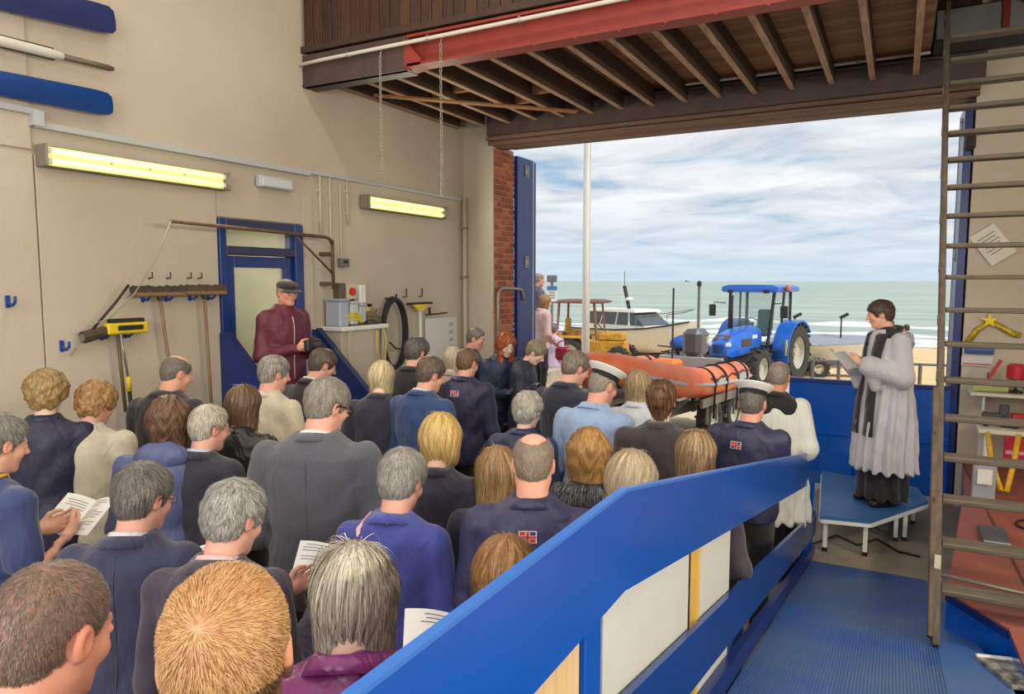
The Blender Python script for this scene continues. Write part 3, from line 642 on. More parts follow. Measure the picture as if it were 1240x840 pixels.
# coiled hose on a hook
e = empty('hose_coil', (XL+.12, 6.60, 1.66)); tag(e, 'black coiled hose hanging on the cream wall', 'hose')
for k in range(6):
    r1, r2 = .225-.012*(k % 3), .40-.012*(k % 2); m = MB(); m.tube([(.02*(k//2)-.02, (r1+.006*k-.02)*cos(a), (r2)*sin(a)-.01*(k % 3)) for a in np.linspace(0, 2*pi, 29)[:-1]], .017, 7, closed=True); m.build('hose_turn', BLACK, e, True)
MB().tube([(.02, -.12, -.10), (.03, -.02, -.18), (.03, .12, -.2), (.03, .2, -.16)], .010, 6).build('hose_tail', BLACK, e, True)
o = MB().tube([(XL, 6.6, 2.05), (XL+.14, 6.6, 2.04), (XL+.16, 6.6, 2.1)], .012, 7).build('hose_peg', DARKST, None, True); tag(o, 'dark peg holding up the black hose coil', 'peg')
# yellow squeegee
e = empty('squeegee', (XL+.08, 7.16, 1.95)); tag(e, 'yellow floor squeegee with white handle right of the hose', 'squeegee')
MB().box((0, 0, .03), (.05, .48, .025), bev=.004).build('blade', BLACK, e); m = MB(); m.prism([(-.17, .02), (.17, .02), (.05, -.06), (-.05, -.06)], 'x', -.02, .02); m.build('holder', YEL, e); MB().tube([(0, 0, -.05), (0, .02, -1.2)], .016, 8).build('handle', WHITE_P, e, True)
for y, lb in ((6.93, 'left'), (7.25, 'right')):
    o = MB().tube([(XL, y, 2.06), (XL+.05, y, 2.06), (XL+.05, y, 2.16)], .008, 6).build('nail_peg', DARKST, None, True); tag(o, 'dark peg above the yellow squeegee, the %s one' % lb, 'peg', 'small pegs above the squeegee')
# whiteboard, notice
e = empty('whiteboard', (XL+.01, 7.35, 1.18)); tag(e, 'white board with grey print on the wall beside the pier', 'whiteboard')
MB().span((0, 0, 0), (.02, .72, .60), .004).build('board', mat('board_white', (214, 214, 210), .4), e)
for k in range(4): MB().span((.02, .52, .48-.10*k), (.022, .62, .53-.10*k)).build('printed_mark', mat('print_grey2', (168, 172, 180), .6), e)
o = MB().tube([(XL+.03, 7.36, 1.83), (XL+.05, 7.8, 1.84)], .010, 6).build('board_rail', DARKST, None, True); tag(o, 'thin dark rail above the white board', 'rail'); MB().lathe([(.02, 0), (.012, .05), (.018, .08)], (XL+.04, 7.42, 1.84), 'z', 8).build('knob', DARKST, o)
o = MB().span((XL+.005, 6.84, 1.05), (XL+.012, 7.12, 1.45)).build('notice', mat('notice_paper', (206, 210, 220), .7), None); tag(o, 'pale printed notice on the wall below the squeegee', 'notice')
for k in range(7): MB().span((XL+.012, 6.87, 1.40-.045*k), (XL+.0135, 7.08-.02*(k % 3), 1.412-.045*k)).build('print_line', mat('print_line', (120, 124, 136), .8), o)
# pipes in the corner by the pier
o = MB().tube([(XL+.06, 8.22, 0), (XL+.06, 8.22, 3.35)], .03, 8).build('corner_pipe', CREAM, None, True); tag(o, 'cream painted vertical pipe in the corner by the pier', 'pipe')
for z in (2.95, 2.3, 1.2): MB().box((XL+.04, 8.22, z), (.1, .09, .03)).build('bracket', mat('bracket_rust', (146, 128, 108), .7), o)
# hanging chains
def chain(x, y, z0, z1, label):
    m = MB(); n = int((z0-z1)/.034); 
    for k in range(n):
        z = z0-.034*(k+.5); a = pi/2*(k % 2)
        m.tube([(x+.011*cos(t_)*cos(a), y+.011*cos(t_)*sin(a), z+.024*sin(t_)) for t_ in np.linspace(0, 2*pi, 9)[:-1]], .0034, 4, closed=True)
    o = m.build('hanging_chain', GALV, None); tag(o, label, 'chain', 'hanging chains')
    MB().tube([(x, y, z0-.01), (x, y+.02, z0+.05), (x, y+.03, z0+.09)], .006, 6).build('hook', GALV, o)
chain(-4.22, 5.33, 4.27, 3.02, 'hanging chain from the beam, the left one nearer the wall'); chain(-3.565, 5.33, 4.28, 2.98, 'hanging chain from the beam, the right one by the red steel')
# ------------------------------------------------------------------ gangway ramp with blue rail
def rz_(y): return .19*(6.1-y) if y > 1.57 else .86
RIBM = mat('ramp_blue', (36, 88, 168), .4, vscale=1.6, col2=(84, 112, 152))
e = empty('ramp', (0, 0, 0)); tag(e, 'blue ribbed gangway ramp sloping down to the floor', 'ramp')
# deck slab follows the slope; right edge widens slightly
def redge(y): return .27+.105*(6.1-y) if y > 3.4 else .55
ys = [6.1, 5.4, 4.6, 3.8, 3.0, 2.2, 1.57, .4, -1.2]
m = MB(); rings = [[(-.53, y, rz_(y)), (redge(y), y, rz_(y)), (redge(y), y, rz_(y)-.05), (-.53, y, rz_(y)-.05)] for y in ys]; m.loft(rings); m.build('deck', RIBM, e)
m = MB(); x = -.515
while x < .26:                                            # moulded ribs run down the slope
    m.bar((x, 6.09, rz_(6.09)+.0015), (x, 1.57, rz_(1.57)+.0015), .006, .006); x += .0135
o = m.build('ribs', RIBM, e); o['kind'] = 'stuff'
for y in (5.0, 3.9, 2.8, 1.6): 
    for x in (-.45, .25): MB().span((x-.03, y-.03, 0), (x+.03, y+.03, max(.04, rz_(y)-.05))).build('trestle_leg', NAVY_P, e)
# side guard: top band, middle band, kerb, posts
e = empty('ramp_rail', (-.55, 0, 0)); tag(e, 'glossy blue side rail of the gangway ramp', 'railing')
RY0, RY1, RK = -1.2, 6.55, 1.57
def band(name, t0, t1, hgt, x0, x1, mm, y1=RY1, y0=RY0, kink=RK, slope=.1925):
    m = MB(); pr = []
    for y in (y0, kink, y1): z = t0-(max(0, y-kink))*slope; pr.append((y, z))
    prof = [(y, z) for y, z in pr]+[(y, z-hgt+(0.0 if i else 0)) for i, (y, z) in reversed(list(enumerate(pr)))]
    n = len(pr); rings = [[(x0, y, z), (x1, y, z), (x1, y, z-hgt), (x0, y, z-hgt)] for y, z in pr]; m.loft(rings); return m.build(name, mm, e)
tb = band('top_board', 1.765, 0, .245, -.006, .009, BLUE); band('top_edge', 1.768, 0, .008, -.008, .011, mat('rail_edge', (60, 116, 206), .25), RY1).parent = tb
mb_ = band('middle_board', 1.25, 0, .20, -.008, .012, mat('mid_blue_dark_reflection', (14, 60, 140), .25, var=.08, vscale=2), 6.45); band('kerb_board', .97, 0, .09, -.015, .02, NAVY_P, 6.3)  # middle board's blue is darkened to stand in for a dark reflection
for y in (.35, 1.42, 5.95, 6.4):
    z1 = 1.72-max(0, y-RK)*.1925; MB().span((-.050, y-.045, 0), (-.009, y+.045, z1), .004).build('post', BLUE, e)
# boards leaning behind the rail
def pboard(label, x, y0, y1, zb, zt, col, edge=None, sl=.1925):
    e = empty('display_board', (x, y0, zb)); tag(e, label, 'board')
    L_ = y1-y0; m = MB(); m.prism([(0, 0), (L_, -L_*sl*0), (L_, zt-zb), (0, zt-zb)], 'x', -.008, .008); m.build('panel', col, e)
    if edge: MB().span((-.012, -.035, 0), (.012, 0, zt-zb)).build('edging', edge, e)
    for z in (.25, .6): MB().lathe([(.012, 0), (.008, .006)], (.008, L_*.32, z), 'x', 8).build('stud', WHITE_P, e)
    return e
PB = mat('grey_white_board', (206, 208, 206), .5, var=.03)
pboard('large off white board standing behind the rail beside the blue post', -.577, 1.50, 2.28, .02, 1.60, PB)
pboard('off white board with yellow edge standing behind the rail further down', -.577, 2.42, 2.95, .02, 1.40, PB, mat('yellow_edge', (226, 178, 84), .6))
pboard('plywood coloured board behind the near end of the rail', -.577, .42, 1.36, .02, 1.58, mat('plywood', (222, 190, 142), .6, var=.12, vscale=6, stretch=(8, 8, .8)))
o = MB().span((-.66, 3.15, 0), (-.60, 3.5, .58), .01).build('storage_crate', BLUE, None); tag(o, 'blue crate end seen below the middle board of the rail', 'crate')
MB().span((-.60, 3.22, .42), (-.592, 3.42, .47)).build('handle_slot', NAVY_P, o)
# black cable on the floor
pts = [(-.62, 6.35, .012), (-.35, 6.75, .012), (-.2, 6.6, .012), (.0, 6.75, .012), (.15, 6.55, .012), (.5, 6.5, .012), (.9, 6.3, .512)]
pts = [(-.62, 6.35, .012), (-.40, 6.80, .012), (-.22, 6.62, .012), (-.08, 6.86, .012), (.08, 6.62, .012), (.24, 6.58, .012)]
from mathutils import geometry as _g
o = MB().tube(pts, .009, 6).build('floor_cable', BLACK, None, True); tag(o, 'black cable snaking over the floor under the low stage', 'cable')
# low stage the minister stands on
e = empty('low_stage', (0, 0, 0)); tag(e, 'low blue topped stage table with white legs under the minister', 'stage')
zt = .32
P = [onz(992, 628, zt), onz(1050, 636, zt), onz(1122, 603, zt), onz(1118, 594, zt), onz(992, 569, zt)]
P = [(-.50, 6.30), (-.13, 6.36), (.30, 7.18), (.22, 7.62), (-.62, 7.84)]
m = MB(); m.prism(P, 'z', zt-.03, zt); m.build('top', mat('stage_blue', (62, 104, 158), .4, var=.12, vscale=4, bump=.06), e)
c_ = np.mean(np.array(P), 0)
for i in range(len(P)):
    a = np.array(P[i]); b = np.array(P[(i+1) % len(P)]); a2 = a+(c_-a)*.015; b2 = b+(c_-b)*.015
    MB().bar((a2[0], a2[1], zt-.045), (b2[0], b2[1], zt-.045), .03, .03).build('frame_rail', WHITE_P, e)
for (x, y) in ((-.16, 6.42), (.06, 6.92), (.13, 6.97), (-.46, 6.38), (-.55, 7.7), (.2, 7.5)):
    l = MB().span((x-.017, y-.017, .03), (x+.017, y+.017, zt-.03), .003).build('leg', WHITE_P, e); MB().span((x-.02, y-.02, 0), (x+.02, y+.02, .035)).build('foot', BLACK, l)
# ------------------------------------------------------------------ red topped plinth on the right
e = empty('plinth', (0, 0, 0)); tag(e, 'raised plinth with worn red top and blue front at the right', 'plinth')
PT = .50; A = (.31, 4.62); B = (.56, 4.26); C_ = (.60, 3.2)
poly = [A, B, C_, (.62, 2.2), (3.35, 2.2), (3.35, 8.28), (.62, 8.28), (.55, 7.0)]
m = MB(); m.prism(poly, 'z', 0, PT-.02); m.build('base', BLUE, e)
m = MB(); m.prism([(x-.0, y) for x, y in poly], 'z', PT-.02, PT); m.build('top', mat('red_floor_paint', (160, 84, 70), .6, var=.25, vscale=3, bump=.1, col2=(136, 84, 80)), e)
MB().bar((.60, 8.2, PT+.004), (.74, 4.2, PT+.004), .012, .006).build('seam', mat('seam_dark', (96, 64, 60), .7), e)
MB().bar((A[0], A[1], PT-.03), (B[0], B[1], PT-.03), .02, .04).build('nosing', NAVY_P, e)
o = MB().box((0, 0, .01), (.16, .42, .02), bev=.003); o = o.build('paint_board', mat('speckled_board', (176, 176, 174), .7, col2=(46, 44, 44), vscale=14, detail=6), None); o.location = (.54, 3.92, rz_(3.92)+.002); o.rotation_euler = (-math.atan(.19), 0, .25); tag(o, 'grey black spattered board lying beside the ramp edge', 'board')
MB().span((-.08, .19, .02), (.08, .21, .03)).build('batten', WHITE_P, o)
# ------------------------------------------------------------------ steep wooden stair up to the loft hatch
e = empty('loft_stair', (0, 0, 0)); tag(e, 'steep weathered wooden open stair rising to the loft hatch', 'stair')
AL = RAD(34.5); D = Vector((0, sin(AL), cos(AL))); base = Vector((.262, 4.5, .82)); sw = .80
OLDW = mat('weathered_wood', (98, 88, 76), .75, var=.35, vscale=6, bump=.35, bscale=30, stretch=(.8, 8, 8)); OLDV = mat('weathered_wood_rail', (92, 80, 70), .75, var=.35, vscale=6, bump=.35, bscale=30, stretch=(8, 2, 2))
nD = Vector((0, cos(AL), -sin(AL)))
for x, nm in ((-.02, 'left'), (sw+.02, 'right')):
    s = MB().bar(base+Vector((x, 0, 0))-D*.56, base+Vector((x, 0, 0))+D*4.42, .036, .125, up=nD, bev=.006).build('stringer', OLDV, e)
    if nm == 'left':
        p0 = base+Vector((x-.025, -.06, 0))
        MB().bar(p0-D*.50+Vector((0, .02, 0)), p0+D*.95, .03, .06, up=nD, bev=.006).build('repair_plate', mat('scuffed_wood', (96, 78, 64), .7, var=.4, vscale=9, bump=.4), s)
        for k in range(11): MB().box(base+Vector((x-.02, -.0, 0))+D*(.2+.4*k)-nD*.06, (.012, .03, .07), bev=.004).build('bolt_plate', mat('rust_plate', (104, 86, 70), .6, .3), s)
        MB().box(base+Vector((x-.0, -.075, .02))-D*.12, (.03, .006, .10)).build('paper_label', mat('label_cream', (206, 196, 170), .7), s)
TM = MB().box((sw/2, 0, 0), (sw, .125, .030), bev=.005).mesh('tread'); TM.materials.append(OLDW)
for k in range(-1, 17):
    o = link('tread', TM, None, e); o.location = base+D*(.252*k)
MB().tube([base+Vector((0, .1, -.22)), base+Vector((sw, .12, -.28))], .012, 8).build('tie_rod', mat('tie_rod', (170, 160, 144), .4, .5), e, True)
# ------------------------------------------------------------------ display of gifts behind the stair
def RW(px, py, y=YF-.02): return ony(px, py, y)
e = empty('framed_plaque', tuple(RW(1202, 296))); tag(e, 'white printed plaque hung askew behind the stair', 'plaque'); e.rotation_euler = (0, RAD(-36), 0)
MB().box((0, 0, 0), (.24, .02, .34), bev=.004).build('board', mat('plaque_white', (214, 210, 198), .5), e)
for k in range(6): MB().box((.0, -.012, .10-.035*k), (.16-.03*(k % 2), .003, .010)).build('print_line', mat('print_line2', (140, 138, 134), .7), e)
o = MB().tube([tuple(RW(1170, 416)), tuple(RW(1184, 399)), tuple(RW(1199, 389)), tuple(RW(1214, 397)), tuple(RW(1226, 404)), tuple(RW(1236, 406))], .03, 7).build('garland', mat('garland_gold', (196, 170, 44), .4, .3, var=.4, vscale=40, bump=.6, bscale=60), None, True); tag(o, 'gold tinsel garland with a star on the wall behind the stair', 'garland')
m = MB(); c_ = RW(1198, 388); st = []
for k in range(10): r = .075 if k % 2 == 0 else .03; a = pi/2+k*pi/5; st.append((c_[0]+r*cos(a), c_[2]+r*sin(a)))
m.prism(st, 'y', c_[1]-.03, c_[1]-.015); m.build('star', mat('star_gold', (214, 186, 30), .35, .4), o)
for (px, py, sx, sz, col, nm, lab) in ((1186, 423, .24, .09, (36, 70, 140), 'sign', 'small blue sign board below the gold garland'), (1183, 437, .26, .10, (206, 206, 212), 'sign', 'white and red sign strip under the small blue sign')):
    p = RW(px, py); o = MB().box((0, 0, 0), (sx, .02, sz), bev=.003).build(nm, mat('sign_%d' % col[0], col, .5), None); o.location = tuple(p); tag(o, lab, 'sign')
    MB().box((0, -.012, -.03 if col[0] > 100 else 0), (sx*.9, .003, .012), None).build('stripe', mat('sign_stripe_%d' % col[0], (186, 60, 62) if col[0] > 100 else (90, 120, 180), .5), o)
def shelf(z, y, lab):
    e = empty('wall_shelf', (.62, y, z)); tag(e, lab, 'shelf'); MB().span((0, -.22, -.03), (2.2, YF-.01-y, 0), .004).build('board', mat('shelf_white', (206, 200, 188), .5, var=.05), e)
    for x in (.1, 1.1, 2.1): MB().span((x, -.18, -.18), (x+.02, YF-.01-y, -.03)).build('bracket', GREY_P, e)
    return e
S1 = 1.22; shelf(S1, 8.05, 'upper white display shelf behind the stair')
S2 = 1.02; 
e = empty('display_table', (.66, 7.4, PT)); tag(e, 'white display table of toys behind the stair', 'table')
MB().span((0, 0, .42), (2.2, .55, .46), .005).build('top', mat('table_white', (214, 208, 196), .5), e)
for x in (.05, 2.1):
    for y in (.05, .47): MB().span((x, y, 0), (x+.05, y+.05, .42), .004).build('leg', WHITE_P, e)
def toy(label, p, col, sc=1.0, kind='tractor'):
    e = empty('toy_%s' % kind, p); tag(e, label, 'toy'); M_ = mat('toy_%d_%d_%d' % col, col, .35, coat=.3)
    if kind == 'tractor':
        MB().box((0, 0, .07*sc), (.16*sc, .07*sc, .05*sc), bev=.008).build('body', M_, e); MB().box((.05*sc, 0, .125*sc), (.06*sc, .065*sc, .07*sc), bev=.008).build('cab', M_, e)
        for x, r in ((-.06, .028), (.05, .042)):
            for s in (-1, 1):
                w_ = MB(); w_.lathe([(r*.5*sc, -.014*sc), (r*sc, -.012*sc), (r*sc, .012*sc), (r*.5*sc, .014*sc)], (x*sc, s*.045*sc, r*sc), 'y', 12); w_ = w_.build('wheel', BLACK, e, 40); MB().lathe([(r*.45*sc, s*.015*sc), (r*.2*sc, s*.02*sc)], (x*sc, s*.045*sc, r*sc), 'y', 10).build('hub', WHITE_P, w_)
    elif kind == 'boat':
        rings = []
        for t in np.linspace(-1, 1, 7): w_ = .05*sc*max(.05, 1-max(0, t)**2.2); rings.append([(t*.13*sc, -w_, .05*sc), (t*.13*sc, -w_*.6, .01*sc), (t*.13*sc, w_*.6, .01*sc), (t*.13*sc, w_, .05*sc)])
        MB().loft(rings).build('hull', M_, e); MB().box((-.03*sc, 0, .075*sc), (.09*sc, .05*sc, .05*sc), bev=.006).build('cabin', WHITE_P, e); MB().tube([(-.02*sc, 0, .1*sc), (-.02*sc, 0, .17*sc)], .004*sc, 6).build('mast', DARKST, e)
    elif kind == 'lamp':
        MB().lathe([(.06*sc, 0), (.05*sc, .02*sc), (.012*sc, .03*sc), (.012*sc, .10*sc)], (0, 0, 0), 'z', 12).build('base', BLACK, e); MB().lathe([(.03*sc, .10*sc), (.075*sc, .13*sc), (.075*sc, .24*sc), (.05*sc, .26*sc)], (0, 0, 0), 'z', 14).build('body', M_, e, 40)
    elif kind == 'can':
        MB().lathe([(.08*sc, 0), (.085*sc, .14*sc), (.05*sc, .17*sc)], (0, 0, 0), 'z', 14).build('body', M_, e, 40); MB().tube([(-.08*sc, 0, .03*sc), (-.16*sc, 0, .14*sc), (-.2*sc, 0, .15*sc)], .014*sc, 7).build('spout', M_, e, True); MB().tube(arc((.04*sc, 0, .13*sc), .08*sc, -.6, 2.4, 8), .010*sc, 7).build('handle', M_, e, True)
    return e
toy('red toy derrick lamp on the shelf behind the stair', (.98, 7.98, S1), (190, 36, 50), 1.05, 'lamp')
toy('green toy watering can at the right edge behind the stair', (1.14, 7.92, S1-.0), (40, 120, 72), 1.0, 'can')
toy('pale green toy boat on the shelf behind the stair', (.78, 7.95, S1), (176, 186, 120), 1.1, 'boat')
toy('black and silver toy tractor on the table behind the stair', (.80, 7.62, PT+.46), (70, 70, 76), 1.25, 'tractor')
toy('red toy tractor on the table at the right edge behind the stair', (1.02, 7.60, PT+.46), (176, 34, 46), 1.35, 'tractor')
o = MB(); o.bar((.72, 8.0, S1+.02), (.86, 8.0, S1+.30), .03, .03); o = o.build('toy_crane_jib', mat('toy_red', (182, 50, 56), .4), None); tag(o, 'red toy crane jib leaning behind the pale green boat', 'toy'); MB().box((.88, 8.0, S1+.02), (.14, .05, .04)).build('base', mat('toy_red', (182, 50, 56)), o)
o = MB().span((.85, 7.36, PT+.20), (1.10, 7.39, PT+.42), .004).build('red_cloth_banner', mat('banner_red', (186, 40, 62), .7, var=.2, vscale=12), None); tag(o, 'red cloth banner hanging from the front of the display table', 'banner'); MB().span((.86, 7.355, PT+.27), (1.09, 7.36, PT+.30)).build('stripe', mat('banner_pale', (214, 160, 170), .7), o)
o = MB().tube([(.72, 7.30, PT+.45), (.74, 7.15, PT+.25), (.80, 6.95, PT+.04), (.84, 6.95, PT+.04), (.90, 7.15, PT+.25), (.94, 7.30, PT+.45)], .022, 8).build('lanyard', mat('lanyard_yellow', (226, 178, 40), .6, var=.2, vscale=30), None, True); tag(o, 'yellow rope lanyard hanging in a V from the display table', 'lanyard')
o = MB().box((0, 0, .16), (.16, .05, .32), Matrix.Rotation(.15, 3, 'X'), .01).build('grey_folder', mat('folder_grey', (170, 172, 184), .5), None); o.location = (.66, 6.75, PT+.0); tag(o, 'grey folder leaning on the red plinth behind the stair', 'folder'); MB().box((0, -.05, .2), (.1, .005, .12)).build('label_sheet', WHITE_P, o)
o = MB().span((.56, 5.55, PT+.001), (.72, 5.95, PT+.03), .006).build('slate_mat', mat('slate', (86, 86, 96), .7, var=.15), None); tag(o, 'dark grey slab lying on the red plinth', 'slab'); MB().span((.565, 5.56, PT+.03), (.715, 5.575, PT+.034)).build('edge', GREY_P, o)
o = MB().tube([(.9+.09*cos(a), 6.15+.12*sin(a), PT+.012) for a in np.linspace(0, 5.6, 18)], .008, 6).build('cable_loop', BLACK, None, True); tag(o, 'black cable loop lying on the red plinth', 'cable')
# ------------------------------------------------------------------ outside: slip, beach, sea
def gz(y): return 0.0 if y < 9 else (-.04*(y-9) if y < 40 else -1.24-.035*(y-40))
def at_depth(px, py, dep): return CAMP+ray(px, py)*dep
def ground_at(px, dep):
    d = ray(px, 420); p = CAMP+d*dep; return A3(p[0], p[1], gz(p[1]))
# ground strip: concrete slip near the doors, sand beyond
SLIP = mat('slip_concrete', (214, 198, 168), .85, var=.16, vscale=1.2, bump=.2, bscale=20); SAND = mat('sand', (226, 194, 146), .95, var=.12, vscale=.8, bump=.4, bscale=12)
def strip(name, ys, x0, x1, m_, dz=0.0):
    m = MB(); nx = 24; rr = np.random.default_rng(4); V = []
    for y in ys:
        for i in range(nx+1): V.append((x0+(x1-x0)*i/nx, y, gz(y)+dz+(rr.normal(0, .012) if dz == 0 and y > 24 else 0)))
    m.add(V, [(j*(nx+1)+i, j*(nx+1)+i+1, (j+1)*(nx+1)+i+1, (j+1)*(nx+1)+i) for j in range(len(ys)-1) for i in range(nx)]); o = m.build(name, m_, None, True); o['kind'] = 'structure'; return o
strip('slipway', np.linspace(8.88, 20, 16), -26, 16, SLIP); strip('beach', np.linspace(20, 60, 40), -90, 60, SAND)
strip('beach_side', np.linspace(8.88, 20, 12), -90, -26, SAND); strip('beach_side', np.linspace(8.88, 20, 12), 16, 60, SAND)
def sea_mat():
    m = bpy.data.materials.new('sea'); m.use_nodes = True; nt = m.node_tree; b = nt.nodes['Principled BSDF']; N = nt.nodes.new; L = nt.links.new
    tc = N('ShaderNodeTexCoord'); mp = N('ShaderNodeMapping'); mp.inputs['Scale'].default_value = (.05, .22, 1); mp.inputs['Rotation'].default_value = (0, 0, .35); L(tc.outputs['Object'], mp.inputs[0])
    n = N('ShaderNodeTexNoise'); n.inputs['Scale'].default_value = 1; n.inputs['Detail'].default_value = 8; L(mp.outputs[0], n.inputs[0])
    r = N('ShaderNodeValToRGB'); L(n.outputs[0], r.inputs[0]); r.color_ramp.elements[0].position = .35; r.color_ramp.elements[0].color = rgb(128, 150, 138); r.color_ramp.elements[1].position = .65; r.color_ramp.elements[1].color = rgb(172, 188, 168)
    L(r.outputs[0], b.inputs['Base Color']); b.inputs['Roughness'].default_value = .32; b.inputs['Specular IOR Level'].default_value = .35
    bp = N('ShaderNodeBump'); bp.inputs['Strength'].default_value = .55; bp.inputs['Distance'].default_value = .5; L(n.outputs[0], bp.inputs['Height']); L(bp.outputs[0], b.inputs['Normal']); return m
m = MB(); ysea = [46, 60, 90, 150, 300, 700, 2000, 7000]; m.add([(x, y, -1.42) for y in ysea for x in (-9000, 9000)], [(2*i, 2*i+1, 2*i+3, 2*i+2) for i in range(len(ysea)-1)])
o = m.build('sea', sea_mat(), None); o['kind'] = 'structure'
# breaking wave lines
FOAM = mat('foam', (240, 242, 240), .7, var=.06, vscale=2, bump=.5, bscale=6)
rr = random.Random(5)
for i, (y, amp, hgt, x0, x1) in enumerate(((46.5, .9, .10, -70, 40), (48.8, 1.1, .16, -66, 44), (53.5, 1.3, .22, -40, 8), (58.5, 1.5, .26, -50, -12), (66, 1.8, .35, -22, 20))):
    m = MB(); rings = []; n = 60
    for k in range(n+1):
        x = x0+(x1-x0)*k/n; yy = y+amp*sin(x*.19+i)+.5*amp*sin(x*.53+2*i); w_ = (.9+.7*sin(x*.31+i*2))*.9*(1 if 0 < k < n else .05)+.1; h_ = hgt*(.55+.45*sin(x*.7+i))
        rings.append([(x, yy-w_, -1.43), (x, yy-w_*.2, -1.43+h_+.03), (x, yy+w_*.8, -1.43)])
    m.loft(rings, cap=False, closed=False); o = m.build('breaking_wave', FOAM, None, True); tag(o, ('white foam edge where the sea meets the sand', 'first line of white surf just off the sand', 'second white breaker further out', 'third white breaker towards the left', 'small far white breaker towards the horizon')[i], 'wave', 'breaking waves')
# tiny ship on the horizon
e = empty('distant_ship', (*[float(v) for v in (CAMP+ray(832, 340)*2500)[:2]], -1.4)); e.scale = (.5, .5, .5); tag(e, 'tiny grey ship far off on the horizon', 'ship'); MB().box((0, 0, 4), (30, 8, 6)).build('hull', mat('ship_grey', (130, 140, 150), .7), e); MB().box((-8, 0, 10), (6, 6, 8)).build('bridge', mat('ship_grey', (130, 140, 150)), e)

# ------------------------------------------------------------------ wheels
TYRE = mat('tyre_rubber', (58, 56, 54), .8, var=.25, vscale=8, bump=.3)
def wheel(parent, c, r, w, rim, lugs=16, rimr=.58, name='wheel'):
    e = empty(name); e.parent = parent; e.location = c
    m = MB(); m.lathe([(r*rimr, -w*.42), (r*.82, -w*.5), (r*.95, -w*.46), (r, -w*.3), (r, w*.3), (r*.95, w*.46), (r*.82, w*.5), (r*rimr, w*.42)], (0, 0, 0), 'x', 28, None, False)
    for k in range(lugs):
        for s in (-1, 1):
            a = 2*pi*(k+.5*(s > 0))/lugs; R_ = Matrix.Rotation(a, 3, 'X') @ Matrix.Rotation(s*.5, 3, 'Z'); p = Matrix.Rotation(a, 3, 'X') @ Vector((s*w*.25, 0, r+.012)); m.box(p, (w*.52, r*.10, .05), R_)
    m.build('tyre', TYRE, e, 35)
    m = MB(); m.lathe([(r*rimr, -w*.36), (r*rimr*.92, -w*.1), (r*.28, -w*.02), (r*.26, w*.02), (r*rimr*.92, w*.1), (r*rimr, w*.36)], (0, 0, 0), 'x', 24, None, False); m.build('rim', rim, e, 35)
    m = MB(); m.lathe([(r*.16, -w*.25), (r*.16, w*.25)], (0, 0, 0), 'x', 12); m.build('hub', rim, e)
    return e
RIMW = mat('rim_pale', (196, 196, 180), .45, .2, var=.1)
TBLUE = mat('tractor_blue', (32, 104, 208), .3, var=.06, coat=.3); TGLASS = mat('cab_glass', (190, 220, 214), .04, alpha=.22)
DK = mat('dark_plastic', (44, 46, 48), .5)
